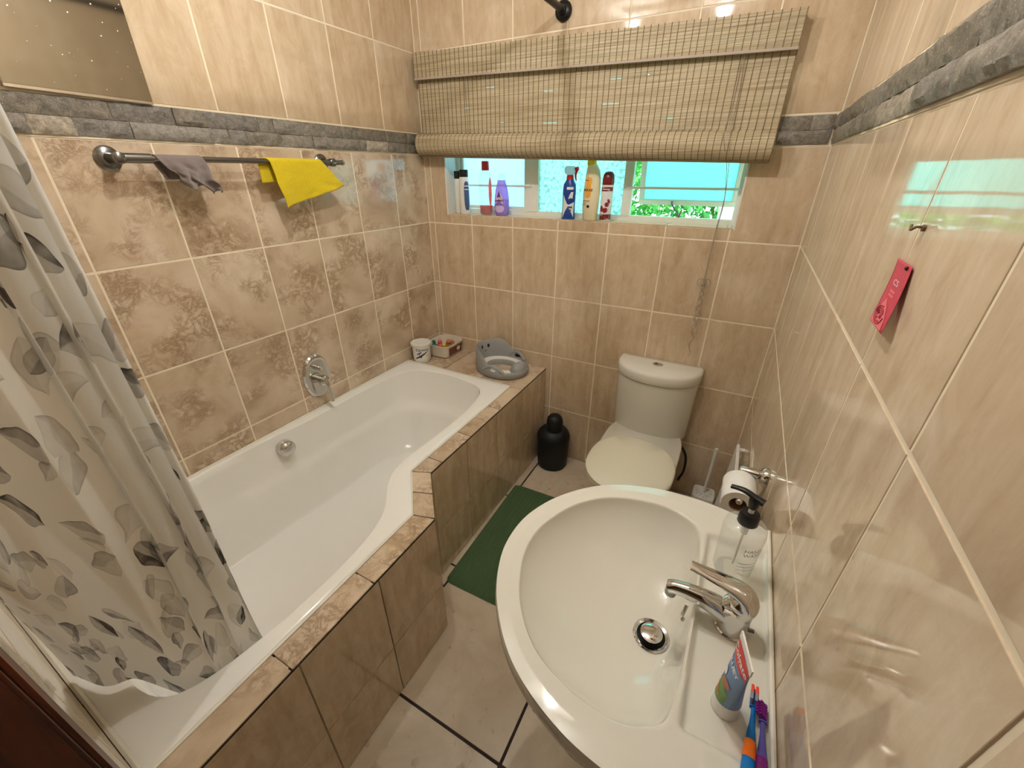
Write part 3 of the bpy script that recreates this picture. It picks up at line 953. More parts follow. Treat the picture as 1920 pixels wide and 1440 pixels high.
# rolled core keeps daylight from showing between the layers
core = B().rings([[(x, RC[0] + RY * 0.86 * math.cos(a), RC[1] + bz(x) + RZ * 0.86 * math.sin(a)) for a in [2 * PI * j / 20 for j in range(20)]] for x in (BX0 + 0.003, BX1 - 0.003)])
bl(obj('roll_core', core, 'slat', blind))
tb = B()
for i in range(NC + 1):
    x = BX0 + i * cw + rnd.uniform(-0.0015, 0.0015)
    x = min(max(x, BX0 + 0.002), BX1 - 0.002)
    h = 0.0011
    for y, za, zz in ((-0.0645, 1.944, 2.044), (-0.0365, 1.70, 1.95)):
        tb.box((x - h, y - 0.0008, za + bz(x)), (x + h, y + 0.0008, zz + bz(x)))
    ring = [(x, RC[0] + (RY + 0.0022) * math.cos(a), RC[1] + bz(x) + (RZ + 0.0022) * math.sin(a)) for a in [PI * 0.32 + PI * 1.55 * j / 16 for j in range(17)]]
    tb.tube(ring, h, 4)
o = bl(obj('threads', tb, 'thread', blind, smooth=False)); o['kind'] = 'stuff'
def sheared(b_):
    b_.v = [(x, y, z_ + bz(x)) for x, y, z_ in b_.v]; return b_
bl(obj('head_rail', sheared(B().bbox((BX0 + 0.004, -0.059, 2.0), (BX1 - 0.004, -0.004, 2.042), 0.002)), 'slat', blind))
bl(obj('valance_edge', sheared(B().bbox((BX0, -0.0665, 1.9385), (BX1, -0.060, 1.9465), 0.001)), 'blind_bar', blind))
bl(obj('bottom_rail', sheared(B().bbox((BX0, -0.062, 1.616), (BX1, -0.05, 1.638), 0.002)), 'slat', blind))
# cords
def cord(pts, r=0.0013, per=8):
    return B().tube(catmull(pts, per, False), r, 6)
cd = cord([(1.455, -0.053, 1.93), (1.457, -0.04, 1.85), (1.455, -0.045, 1.76), (1.452, -0.108, 1.70), (1.462, -0.112, 1.65), (1.478, -0.07, 1.60), (1.492, -0.03, 1.51), (1.494, -0.02, 1.45), (1.488, -0.03, 1.34), (1.486, -0.03, 1.16)])
k2 = cord([(1.462, -0.053, 1.93), (1.468, -0.04, 1.84), (1.468, -0.045, 1.76), (1.472, -0.108, 1.71), (1.478, -0.112, 1.65), (1.486, -0.07, 1.60), (1.494, -0.03, 1.51), (1.496, -0.022, 1.44), (1.491, -0.03, 1.34), (1.489, -0.03, 1.16)])
bl(obj('lift_cord', cord([(0.317, -0.052, 1.945), (0.316, -0.04, 1.80), (0.316, -0.04, 1.72)]), 'cord', blind))
bl(obj('pull_cord', cd, 'cord', blind))
bl(obj('pull_cord', k2, 'cord', blind))
tl = B()
for q in range(4):
    pts = []
    for i in range(16):
        t = i / 15
        pts.append((1.487 + 0.012 * math.sin(i * 1.9 + q * 2.1) * (0.4 + 0.6 * math.sin(PI * t)), -0.03 + 0.006 * math.cos(i * 1.3 + q), 1.16 - t * (0.36 - 0.05 * q)))
    c_ = cord(pts, 0.0012, 4); tl.add(c_.v, c_.f)
for q in range(3):
    c0 = (1.487 + 0.014 * (q - 1), -0.03, 1.148)
    pts = [(c0[0] + 0.012 * math.cos(a + q), c0[1] + 0.003 * math.sin(2 * a), c0[2] + 0.016 * math.sin(a + q)) for a in [2 * PI * j / 9 for j in range(10)]]
    c_ = cord(pts, 0.0013, 4); tl.add(c_.v, c_.f)
bl(obj('cord_tangle', tl, 'cord', blind))

# ------------------------------------------------------------------ bath and its tiled surround
ZR, ZL = 0.579, 0.571
OUT = [(0.758, 0.0), (0.758, -1.048), (0.914, -1.223), (0.914, YN)]
INN = [(0.690, -0.305), (0.690, -1.078), (0.842, -1.245), (0.842, YN)]
sur = thing('bath_surround', 'tiled bath surround with beige tile ledge and apron around the white bath', 'bath surround', (0.4, -0.15, 0))
cb_ = B()
cb_.box((0.002, -0.305, 0), (0.748, -0.002, ZL - 0.006))
pin = [(0.700, -0.306), (0.700, -1.075), (0.850, -1.243), (0.850, YN + 0.002)]
pout = [(0.752, -0.306), (0.752, -1.0505), (0.908, -1.2255), (0.908, YN + 0.002)]
for i in range(3):
    a, b_, c_, d_ = pin[i], pin[i + 1], pout[i + 1], pout[i]
    q = [a, b_, c_, d_]
    cb_.add([(x, y, 0) for x, y in q] + [(x, y, ZL - 0.006) for x, y in q], [(3, 2, 1, 0), (4, 5, 6, 7), (0, 1, 5, 4), (1, 2, 6, 5), (2, 3, 7, 6), (3, 0, 4, 7)])
def rebase(o, e):
    o.matrix_parent_inverse = Matrix.Translation(e.location).inverted() if isinstance(e, bpy.types.Object) else e
    return o
bpy.context.view_layer.update()
o = obj('core', cb_, 'grout', sur, smooth=False); o.matrix_parent_inverse = sur.matrix_world.inverted()
def surround_tile(*a, **k):
    t = place_tile(sur, *a, **k)
    return t
# apron faces (far, diagonal, near)
def apron(p, q, cuts, t=0.0):
    d = Vector((q[0] - p[0], q[1] - p[1], 0)); L = d.length; d.normalize()
    U = -d                           # so that U x Z points outwards (+x side)
    N = U.cross(Vector((0, 0, 1)))
    us = [0] + cuts + [L]
    for i in range(len(us) - 1):
        for v0, v1 in ((0.0, 0.245), (0.245, ZL - 0.009)):
            surround_tile((p[0], p[1], 0), U, (0, 0, 1), N, [(-us[i + 1], v0), (-us[i], v0), (-us[i], v1), (-us[i + 1], v1)], t, 'streak', 0.004)
apron(OUT[0], OUT[1], [0.06, 0.31, 0.56, 0.81])
apron(OUT[1], OUT[2], [])
apron(OUT[2], OUT[3], [0.25, 0.5, 0.75])
et = B()
for (p_, q_) in ((OUT[0], OUT[1]), (OUT[1], OUT[2]), (OUT[2], OUT[3])):
    d_ = Vector((q_[0] - p_[0], q_[1] - p_[1], 0)).normalized(); n_ = Vector((-d_.y, d_.x, 0)) * 1.0
    P_ = [Vector((p_[0], p_[1], 0)), Vector((q_[0], q_[1], 0))]
    vs_ = []
    for zz in (ZL - 0.0105, ZL - 0.0035):
        vs_ += [P_[0] + Vector((0, 0, zz)), P_[1] + Vector((0, 0, zz)), P_[1] - n_ * 0.012 + Vector((0, 0, zz)), P_[0] - n_ * 0.012 + Vector((0, 0, zz))]
    et.add(vs_, [(0, 3, 2, 1), (4, 5, 6, 7), (0, 1, 5, 4), (1, 2, 6, 5), (2, 3, 7, 6), (3, 0, 4, 7)])
o = obj('edge_trim', et, 'floor_grout', sur, smooth=False); o.matrix_parent_inverse = sur.matrix_world.inverted()
# top strip tiles
def strip(poly):
    # CCW polygon seen from above
    surround_tile((0, 0, ZL - 0.0), (1, 0, 0), (0, 1, 0), (0, 0, 1), poly, 0.0, 'marble', 0.004)
for a, c in ((-0.305, -0.53), (-0.53, -0.78), (-0.78, -0.98)):
    strip([(0.690, c), (0.760, c), (0.760, a), (0.690, a)])
strip([(0.690, -1.078), (0.760, -1.048), (0.760, -0.98), (0.690, -0.98)])
strip([(0.766, -1.1615), (0.838, -1.1355), (0.760, -1.048), (0.690, -1.078)])
strip([(0.842, -1.245), (0.916, -1.223), (0.838, -1.1355), (0.766, -1.1615)])
for a, c in (((-1.245, -1.223), -1.49), ((-1.49, -1.49), -1.74), ((-1.74, -1.74), YN)):
    strip([(0.842, c), (0.916, c), (0.916, a[1]), (0.842, a[0])])
for a, c in ((0.0, 0.25), (0.25, 0.5), (0.5, 0.76)):
    strip([(a, -0.305), (c, -0.305), (c, 0.0), (a, 0.0)])

O_ = [(0.003, -1.985), (0.003, -1.6), (0.003, -1.2), (0.003, -1.0), (0.003, -.6), (0.003, -.309), (.22, -.309), (.45, -.309), (.687, -.309),
      (.687, -.6), (.687, -.85), (.687, -1.078), (.763, -1.163), (.839, -1.247), (.839, -1.45), (.839, -1.7), (.839, -1.985), (.6, -1.985), (.4, -1.985), (.2, -1.985)]
I_ = [(.085, -1.89), (.032, -1.62), (.034, -1.22), (.056, -1.03), (.06, -.62), (.11, -.42), (.24, -.367), (.42, -.367), (.575, -.42),
      (.628, -.60), (.632, -.85), (.628, -1.06), (.665, -1.17), (.755, -1.29), (.795, -1.45), (.795, -1.7), (.745, -1.89), (.6, -1.93), (.4, -1.935), (.2, -1.93)]
F_ = [(.17, -1.80), (.11, -1.6), (.12, -1.27), (.14, -1.02), (.15, -.78), (.20, -.64), (.28, -.60), (.40, -.60), (.47, -.64),
      (.52, -.76), (.53, -.9), (.535, -1.05), (.57, -1.2), (.65, -1.33), (.70, -1.48), (.70, -1.68), (.65, -1.80), (.55, -1.84), (.4, -1.845), (.25, -1.84)]
PER = 7
Oo = catmull(O_, PER, True, True); Ii = catmull(I_, PER); Ff = catmull(F_, PER)
Nn = len(Oo)
rings = [[(p.x, p.y, ZR - 0.012) for p in Oo], [(p.x, p.y, ZR - 0.002) for p in Oo]]
for t in (0.05, 0.3, 0.6, 0.85):
    rings.append([(*p.lerp(q, t), ZR) for p, q in zip(Oo, Ii)])
DEP = 0.40
for k in range(0, 29):
    ph = PI / 2 * k / 28
    zf = math.sin(ph) ** 0.9; xf = 0.30 * zf + 0.58 * (1 - math.cos(ph)) + 0.12 * smooth01(0.40, 0.52, zf)
    rings.append([(*p.lerp(q, xf), ZR - 0.004 - zf * (DEP - 0.004) + (0.002 if k == 0 else 0)) for p, q in zip(Ii, Ff)])
for t in (0.25, 0.6, 0.95):
    cen = [Vector((0.34 + 0.08 * smooth01(-1.1, -1.5, p.y), p.y * 0.5 - 0.62 if True else 0)) for p in Ff]
    rings.append([(*p.lerp(c, t), ZR - DEP - 0.006 * t) for p, c in zip(Ff, cen)])
bath = thing('bathtub', 'white enamel bathtub with a wider shower end and chrome fittings', 'bathtub', (0.4, -1.15, 0.0))
bpy.context.view_layer.update()
def under(o, e):
    o.matrix_parent_inverse = e.matrix_world.inverted(); return o
tub = under(obj('tub', B().rings(rings, False, True), 'enamel', bath, smooth=True, ang=60), bath)
# sealant bead along the rim
sl = B().tube([(0.689, -0.31, ZR - 0.006), (0.689, -1.078, ZR - 0.006), (0.841, -1.247, ZR - 0.006), (0.841, -1.985, ZR - 0.006)], 0.005, 6).tube([(0.004, -0.307, ZR - 0.004), (0.69, -0.307, ZR - 0.006)], 0.005, 6).tube([(0.006, -0.31, ZR), (0.006, -1.985, ZR)], 0.005, 6).tube([(0.004, YN + 0.006, ZR), (0.842, YN + 0.006, ZR)], 0.006, 6)
under(obj('sealant', sl, 'sealant', bath), bath)
of = B()
oc = Vector((0.062, -1.165, 0.512))
of.rings([[oc + Vector((d, math.cos(a) * r, math.sin(a) * r)) for a in [2 * PI * j / 28 for j in range(28)]] for d, r in ((-0.02, 0.036), (0.004, 0.036), (0.014, 0.032), (0.022, 0.02), (0.024, 0.006))])
under(obj('overflow_knob', of, 'chrome', bath), bath)
dr = B().loft([(ZR - DEP - 0.004, 0.035, 0.035, 0.42, -1.76), (ZR - DEP + 0.001, 0.035, 0.035, 0.42, -1.76), (ZR - DEP + 0.003, 0.028, 0.028, 0.42, -1.76)], 24)
under(obj('drain', dr, 'chrome', bath), bath)

# ---- wall mixer
mx = thing('bath_mixer', 'chrome oval bath mixer plate with lever on the marbled wall', 'tap', (0, -0.908, 0.735))
def oval(rh, rw, x):
    return [(x, rw * math.cos(a) * (1 - 0.0 * math.sin(a)), rh * math.sin(a) + (0.012 * (1 - abs(math.cos(a))) if False else 0)) for a in [2 * PI * j / 40 for j in range(40)]]
obj('plate', B().rings([oval(.106, .070, 0.0), oval(.106, .070, .006), oval(.098, .063, .014), oval(.074, .046, .016), oval(.05, .03, .014)]), 'chrome', mx)
kb = B().tube([(0.012, 0, 0.047), (0.03, 0, 0.047)], 0.013, 20).tube([(0.03, 0, 0.047), (0.05, 0, 0.047), (0.054, 0, 0.047)], [0.009, 0.009, 0.006], 16)
obj('diverter', kb, 'chrome', mx)
obj('cartridge', B().tube([(0.012, 0, -0.012), (0.034, 0, -0.012)], 0.021, 24).tube([(0.034, 0, -0.012), (0.036, 0, -0.012), (0.058, 0, -0.012), (0.066, 0, -0.012)], [0.021, 0.024, 0.024, 0.012], 24), 'chrome', mx)
obj('lever', B().tube(catmull([(0.054, 0, -0.004), (0.068, 0, -0.03), (0.074, 0, -0.07), (0.080, 0, -0.112)], 5, False), [0.014 - 0.0055 * smooth01(0, 8, i) for i in range(16)], 14, flat=0.65), 'chrome', mx)

# ------------------------------------------------------------------ shower rod and curtain
rod = thing('shower_rod', 'black shower curtain rod running from wall to wall above the bath edge', 'curtain rod', (0.772, -0.003, 2.134))
obj('tube', B().tube([(0, 0, 0), (0, YN + 0.006, 0)], 0.0125, 16), 'black', rod)
for yy, dd in ((0, -1), (YN + 0.006, 1)):
    obj('flange', B().rings([[(r * math.cos(a), yy + dd * d, r * math.sin(a)) for a in [2 * PI * j / 28 for j in range(28)]] for d, r in ((0, .034), (.008, .034), (.014, .03), (.018, .018), (.03, .016))]), 'black', rod)
NU, NV = 220, 70
toppath = [(0.790, -1.716), (0.780, -1.76), (0.775, -1.82), (0.772, -1.90), (0.768, -1.955), (0.765, -1.98)]
botpath = [(0.748, -1.712), (0.758, -1.775), (0.738, -1.84), (0.668, -1.908), (0.612, -1.955), (0.53, -1.980)]
tp = catmull(toppath, 20, False); bp = catmull(botpath, 20, False)
def samp(path, s):
    f = s * (len(path) - 1); i = min(int(f), len(path) - 2)
    return path[i].lerp(path[i + 1], f - i)
def cfn(s, v):
    # s: far edge -> near wall; v: 0 top, 1 hem
    hem = 0.486 + 0.105 * smooth01(0.46, 0.66, s) + 0.008 * s
    z = 2.105 - v * (2.105 - hem)
    k = smooth01(0.62, 1.0, v)
    p = samp(tp, s).lerp(samp(bp, s), k)
    fold = 0.024 * math.sin(s * 40 + 0.6) * (1 - smooth01(0.30, 0.62, s)) + 0.030 * math.sin(s * 15 + 1.2 + 0.7 * v) * smooth01(0.2, 0.5, s) * (1 - smooth01(.86, 1, s))
    fold *= (1 - 0.72 * k)
    y = p.y - 0.012 * math.cos(s * 40 + 0.6) * (1 - smooth01(0.30, 0.62, s)) * (1 - 0.6 * k)
    y -= 0.036 * (1 - v) ** 0.8 * (1 - s)
    x = p.x + fold + 0.006 * math.sin(v * 7 + s * 5)
    return (x, max(y, YN + 0.012), z)
cur = thing('shower_curtain', 'white shower curtain with grey watercolour leaves bunched into the bath', 'curtain', (0.772, -1.85, 2.105))
bpy.context.view_layer.update()
cu = B().grid(cfn, NU, NV, lambda s, v: (s * 1.05, v * 1.6))
under(obj('fabric', cu, 'curtain', cur, smooth=True, ang=None, recalc=False), cur)
for i in range(7):
    y = -1.725 - i * 0.04
    rg = B().tube([(0.772 + 0.022 * math.cos(a), y, 2.13 + 0.025 * math.sin(a)) for a in [2 * PI * j / 20 for j in range(21)]], 0.002, 6)
    under(obj('ring', rg, 'white_plastic', cur), cur)

# ------------------------------------------------------------------ mirror
mi = thing('wall_mirror', 'frameless dusty mirror above the slate border on the marbled wall', 'mirror', (0.002, -1.355, 1.745))
mi.rotation_euler = (math.radians(-1.0), 0, 0)
obj('glass', B().bbox((0.006, -0.149, 0.006), (0.0115, 0.149, 0.60), 0.0015), 'mirror', mi, ang=30)
obj('edge_strip', B().bbox((0.0, -0.149, 0.0), (0.013, 0.149, 0.006), 0.001), 'chrome', mi)

# ------------------------------------------------------------------ towel rail and cloths
rail = thing('towel_rail', 'chrome towel rail mounted under the slate border', 'towel rail', (0, -0.985, 1.604))
obj('bar', B().tube([(0.068, -0.375, 0), (0.068, 0.372, 0)], 0.0085, 14), 'steel_dull', rail)
obj('end_cap', B().tube([(0.068, 0.372, 0), (0.068, 0.381, 0)], 0.0098, 14), 'chrome', rail)
for y in (-0.375, 0.325):
    obj('bracket', B().rings([[(d, y + r * math.cos(a), r * math.sin(a) * 1.05) for a in [2 * PI * j / 24 for j in range(24)]] for d, r in ((0, .030), (.007, .030), (.012, .025), (.014, .013), (.05, .012), (.062, .014), (.078, .014), (.081, .010))]), 'steel_dull', rail)
obj('sleeve', B().tube([(0.068, -0.375, 0), (0.068, -0.30, 0)], 0.0125, 14), 'steel_dull', rail)
def drape(front, back, seed, amp, wav, th=0.0022, nu=44, nv=40):
    # front / back: corner lists (top-left, top-right, bottom-right, bottom-left) in (y, z)
    R = 0.0115; cx, cz = 0.068, 1.604
    def quad(c, u, w):
        a = Vector(c[0]).lerp(Vector(c[1]), u); b_ = Vector(c[3]).lerp(Vector(c[2]), u)
        return a.lerp(b_, w)
    def fn(u, v):
        if v < 0.58:                                     # front flap, from hem up
            w = 1 - v / 0.58
            p = quad(front, u, w)
            q = 0.5 + 0.5 * w
            return Vector((cx + R + amp * w * (1.1 + math.sin(u * wav + w * 2.2 + seed)) * 0.8 + amp * 0.8 * w * noise.noise((u * 5 + seed, w * 5, 0)), p.x + (0.004 + (amp - 0.006) * 0.6) * w * math.sin(w * 9 + seed + u * 4), p.y + (amp - 0.006) * 0.8 * w * math.sin(u * 13 + seed)))
        if v < 0.70:
            a = PI * (v - 0.58) / 0.12
            t = (v - 0.58) / 0.12
            yy = Vector(front[0]).lerp(Vector(front[1]), u).x * (1 - t) + Vector(back[0]).lerp(Vector(back[1]), u).x * t
            return Vector((cx + R * math.cos(a), yy, cz + R * math.sin(a)))
        w = (v - 0.70) / 0.30
        p = quad(back, u, w)
        return Vector((cx - R - amp * 0.5 * w * (1 + math.sin(u * wav * 0.8 + seed * 2)), p.x, p.y))
    g = B().grid(fn, nu, nv)
    return g
zc = 1.604
yg = drape([(-0.935, zc), (-0.715, zc), (-0.632, 1.518), (-0.912, 1.452)], [(-0.965, zc), (-0.735, zc), (-0.74, 1.545), (-0.965, 1.535)], 0.6, 0.006, 7.0)
yo = obj('yellow_cloth', yg, 'yellow_cloth', smooth=True, ang=None)
yo.modifiers.new('thick', 'SOLIDIFY').thickness = 0.0025
tag(yo, 'yellow microfibre cloth hanging over the towel rail', 'cloth')
gg = drape([(-1.275, zc), (-1.150, zc), (-1.138, 1.508), (-1.222, 1.536)], [(-1.285, zc), (-1.165, zc), (-1.17, 1.55), (-1.26, 1.55)], 2.4, 0.017, 17.0)
go = obj('grey_cloth', gg, 'grey_cloth', smooth=True, ang=None)
go.modifiers.new('thick', 'SOLIDIFY').thickness = 0.003
tag(go, 'crumpled grey face cloth hanging over the towel rail', 'cloth')

# ------------------------------------------------------------------ things on the bath ledge
ZT = ZL + 0.0008
cup = thing('yoghurt_tub', 'white plastic yoghurt tub with lid and navy lettering on the bath ledge', 'tub', (0.070, -0.262, ZT))
csec = [(0.0, .040, .040), (.012, .047, .047), (.03, .050, .050), (.09, .052, .052), (.106, .053, .053)]
obj('body', B().loft(csec, 36), 'white_plastic', cup)
obj('lid', B().loft([(.104, .054, .054), (.105, .058, .058), (.118, .059, .059), (.1205, .056, .056), (.1205, .051, .051), (.118, .049, .049)], 40), 'white_plastic', cup)
cf = surf(csec)(math.radians(-48))
text_on(cf, 'Darmon', 0.025, 'navy', cup, bold=0.0003) if False else None
def off(f, du, dv):
    return lambda u, v: f(u + du, v + dv)
text_on(off(cf, 0.004, 0.086), 'Darmon', 0.0225, 'navy', cup, bold=0.0004)
sw_ = [(-0.045 + 0.09 * t, 0.028 + 0.052 * t ** 0.75) for t in [i / 14 for i in range(15)]]
shape_on(cf, sw_ + [(x, y - 0.011 * math.sin(PI * min(1, max(0, (x + 0.045) / 0.09)) ** 0.8) - 0.001) for x, y in sw_[::-1]], 'navy', cup, 'swoosh_print')
for i, (x, y) in enumerate(((-0.026, .060), (-0.019, .066), (-0.012, .069), (-0.005, .071), (-0.015, .060))):
    shape_on(cf, ellipse(x, y, 0.0034, 0.0052, 12, 0.4), 'navy', cup, 'leaf_print')
shape_on(cf, ellipse(-0.006, 0.042, 0.0048, 0.0048, 16), 'navy', cup, 'dot_print')
shape_on(cf, ellipse(0.030, 0.050, 0.010, 0.006, 16, 0.3), 'gold', cup, 'fruit_print')

ic = thing('toy_box', 'open milky plastic tub with brown printed side holding bath toys on the ledge', 'tub', (0.112, -0.098, ZT), math.radians(0))
def rr(hx, hy, z): return ell((z, hx, hy), 40, 5.0)
obj('body', B().rings([rr(.072, .076, 0), rr(.078, .083, .006), rr(.084, .090, .070), rr(.089, .094, .0705), rr(.089, .094, .078), rr(.085, .0895, .078), rr(.081, .0865, .070), rr(.074, .079, .008)]), 'tub_plastic', ic)
icf = lambda u, v: (0.0785 + 0.006 * (v / 0.07) + 0.0006, u, v)
shape_on(icf, rect(-.062, .012, .062, .060), 'brown_print', ic, 'side_print')
shape_on(lambda u, v: (0.0785 + 0.006 * (v / 0.07) + 0.0012, u, v), ellipse(.030, .038, .017, .014, 20), 'tub_plastic', ic, 'wafer_print')
def toy(name, label, m, loc, parts):
    t = thing(name, label, 'toy', loc, group=None)
    for nm, c, r, mm in parts:
        obj(nm, B().sphere(c, r, 16, 10), mm, t)
zt = ZT + 0.0085
toy('pink_toy', 'small pink vinyl bath toy in the open plastic tub', None, (0.092, -0.115, zt), [('body', (0, 0, .032), (.022, .020, .032), 'toy_pink'), ('head', (0.004, -.004, .068), .014, 'toy_pink')])
toy('tan_toy', 'tan brown vinyl bath toy in the open plastic tub', None, (0.128, -0.060, zt), [('body', (0, 0, .032), (.026, .036, .032), 'toy_tan'), ('head', (0.008, -.022, .062), .016, 'toy_tan')])
toy('yellow_toy', 'small yellow vinyl bath toy in the open plastic tub', None, (0.142, -0.138, zt), [('body', (0, 0, .028), (.016, .020, .028), 'toy_yellow'), ('head', (0.0, -.004, .062), .012, 'toy_yellow')])
toy('teal_toy', 'dark teal vinyl bath toy in the open plastic tub', None, (0.083, -0.158, zt), [('body', (0, 0, .034), (.026, .020, .034), 'toy_teal'), ('fin', (-.004, .004, .074), (.013, .008, .014), 'toy_teal')])

# toddler toilet seat
ps = thing('potty_seat', 'grey toddler toilet seat with white cushion and a smiling face on the bath ledge', 'potty seat', (0.552, -0.148, ZT), math.radians(-6))
NA = 72
def pring(fr_, hfun, dz=0.0):
    # fr_: scale of outline; +x is the front of the seat
    o_ = []
    for j in range(NA):
        a = 2 * PI * j / NA
        o_.append((0.158 * fr_ * math.cos(a), 0.128 * fr_ * math.sin(a), hfun(a) + dz))
    return o_
def hb_(a):
    d = abs((a - PI + PI) % (2 * PI) - PI)      # distance from the front... a=PI is the back
    back = math.cos(a)
    k = smooth01(0.35, -0.6, back)
    return 0.042 + 0.098 * k
flat_ = lambda z_: (lambda a: z_)
shell = B().rings([pring(.90, flat_(0.0)), pring(.97, flat_(0.004)), pring(1.0, flat_(0.022)), pring(1.0, lambda a: hb_(a) * .7), pring(.985, lambda a: hb_(a) - .004), pring(.96, hb_), pring(.93, lambda a: hb_(a) - .004),
                   pring(.90, lambda a: max(.034, hb_(a) * .5)), pring(.87, flat_(.030)), pring(.60, flat_(.030)), pring(.56, flat_(.024)), pring(.56, flat_(0.0))], cap0=False, cap1=False)
obj('seat_shell', shell, 'grey_plastic', ps, ang=60)
cs = B()
arc = [math.radians(38 + 284 * i / 60) for i in range(61)]
def cring(q, z_):
    return [(0.158 * q * math.cos(a), 0.128 * q * math.sin(a), z_) for a in arc]
cs.rings([[p for p in r_] for r_ in [cring(.585, .030), cring(.59, .036), cring(.66, .041), cring(.76, .041), cring(.845, .037), cring(.855, .030)]], False, False, False)
obj('cushion', cs, 'white_plastic', ps)
gdm = B().loft([(0.026, .042, .056, .112, 0), (.045, .040, .052, .112, 0), (.062, .032, .040, .114, 0), (.072, .018, .024, .116, 0), (.075, .006, .008, .117, 0)], 28)
obj('splash_guard', gdm, 'grey_plastic', ps)
for sg in (1, -1):
    a0 = sg * math.radians(82)
    hn = B()
    path = [(0.158 * 0.965 * math.cos(a), 0.128 * 0.965 * math.sin(a), 0.040 + 0.034 * math.sin(PI * t)) for t, a in [(i / 14, a0 + sg * math.radians(-24 + 48 * i / 14)) for i in range(15)]]
    hn.tube(path, 0.0095, 10)
    obj('handle', hn, 'grey_plastic', ps)
    hh = B().sphere((0.158 * .955 * math.cos(a0), 0.128 * .955 * math.sin(a0), 0.050), (0.022, 0.006, 0.010), 16, 8)
    obj('handle_slot', hh, 'white_plastic' if sg < 0 else 'black', ps)
def bfn(u, v):     # inner face of the backrest
    a = PI + u / 0.14
    z_ = v
    q = 0.90 if v < 0.07 else 0.90 + 0.03 * (v - 0.07) / 0.066
    return (0.158 * (q - 0.012) * math.cos(a), 0.128 * (q - 0.012) * math.sin(a), z_)
for u in (-0.058, -0.006):
    shape_on(bfn, ellipse(u, .104, .0085, .0115, 16), 'black', ps, 'eye')
sm_ = [(-0.042 + 0.02 * t, .082 - 0.006 * math.sin(PI * t)) for t in [i / 8 for i in range(9)]]
shape_on(bfn, sm_ + [(x, y - .0022) for x, y in sm_[::-1]], 'black', ps, 'mouth')

# ------------------------------------------------------------------ toilet
TX = 1.373
toi = thing('toilet', 'white close coupled toilet with closed lid and rounded cistern', 'toilet', (TX, 0, 0))
def dplan(hw, yb, yf, z, ys=None, n=21, pw=2.15):
    # flat back, straight sides, rounded front
    ys = -0.045 if ys is None else ys
    pts = [(-hw, yb + 0.0), (-hw, (yb + ys) / 2)]
    for i in range(n + 1):
        a = PI - PI * i / n
        c_, s_ = math.cos(a), math.sin(a)
        pts.append((hw * math.copysign(abs(c_) ** (2 / pw), c_), ys + (yf - ys) * abs(s_) ** (2 / pw)))
    pts += [(hw, (yb + ys) / 2), (hw, yb)]
    return [(x, y, z) for x, y in pts]
Y0 = -0.006
obj('cistern', B().rings([dplan(.180, Y0, -.140, .388), dplan(.182, Y0, -.146, .41), dplan(.190, Y0, -.190, .694), dplan(.182, Y0, -.180, .697), dplan(.182, Y0, -.180, .7005)]), 'ceramic', toi, ang=40)
obj('cistern_lid', B().rings([dplan(.182, Y0, -.182, .6995), dplan(.194, Y0, -.196, .6995), dplan(.1955, Y0, -.199, .703), dplan(.196, Y0, -.200, .738), dplan(.193, Y0, -.196, .748), dplan(.182, Y0 - .008, -.184, .756), dplan(.10, Y0 - .04, -.12, .759, -.07)]), 'ceramic', toi, ang=50)
fb = B().loft([(.754, .024, .018, -.004, -.088), (.762, .024, .018, -.004, -.088), (.7635, .019, .0135, -.004, -.088)], 28)
fbo = obj('flush_button', fb, 'chrome', toi)
obj('flush_half', B().loft([(.762, .010, .011, -.012, -.088), (.7655, .009, .010, -.012, -.088)], 20), 'steel_dull', fbo)
def egg(hw, yb, yf, z, n=44, sq=2.3, bk=3.2, mid=0.42):
    yc = yb + (yf - yb) * mid
    o_ = []
    for j in range(n):
        a = 2 * PI * j / n
        c_, s_ = math.cos(a), math.sin(a)
        L = (yb - yc) if s_ > 0 else (yc - yf)
        e = 2 / (bk if s_ > 0 else sq)
        o_.append((hw * math.copysign(abs(c_) ** e, c_), yc + L * math.copysign(abs(s_) ** e, s_), z))
    return o_
obj('pan', B().rings([egg(.105, Y0, -.50, 0.001), egg(.100, Y0, -.49, .03), egg(.095, Y0, -.47, .14), egg(.120, Y0, -.54, .24), egg(.165, Y0, -.62, .33), egg(.183, Y0, -.645, .375), egg(.184, Y0, -.645, .392), egg(.178, Y0 - .004, -.638, .398)]), 'ceramic', toi, ang=50)
obj('seat_ring', B().rings([egg(.180, -0.245, -.650, .399, bk=2.35, mid=0.5), egg(.186, -0.240, -.657, .402, bk=2.35, mid=0.5), egg(.186, -0.240, -.657, .412, bk=2.35, mid=0.5), egg(.181, -0.244, -.651, .4155, bk=2.35, mid=0.5)]), 'seat', toi, ang=50)
obj('seat_lid', B().rings([egg(.182, -0.248, -.652, .417, bk=2.35, mid=0.5), egg(.187, -0.242, -.659, .420, bk=2.35, mid=0.5), egg(.187, -0.242, -.659, .428, bk=2.35, mid=0.5), egg(.180, -0.250, -.650, .434, bk=2.35, mid=0.5), egg(.14, -.26, -.60, .4375), egg(.05, -.36, -.46, .4385)]), 'seat', toi, ang=50)
for s_ in (-1, 1):
    obj('hinge', B().tube([(s_ * .070 - .016, -.238, .408), (s_ * .070 + .016, -.238, .408)], 0.009, 12), 'seat', toi)
hs = B().tube(catmull([(.165, -.04, .33), (.205, -.06, .28), (.212, -.08, .20), (.195, -.07, .13), (.20, -.012, .09)], 8, False), 0.006, 8)
obj('water_hose', hs, 'black', toi)

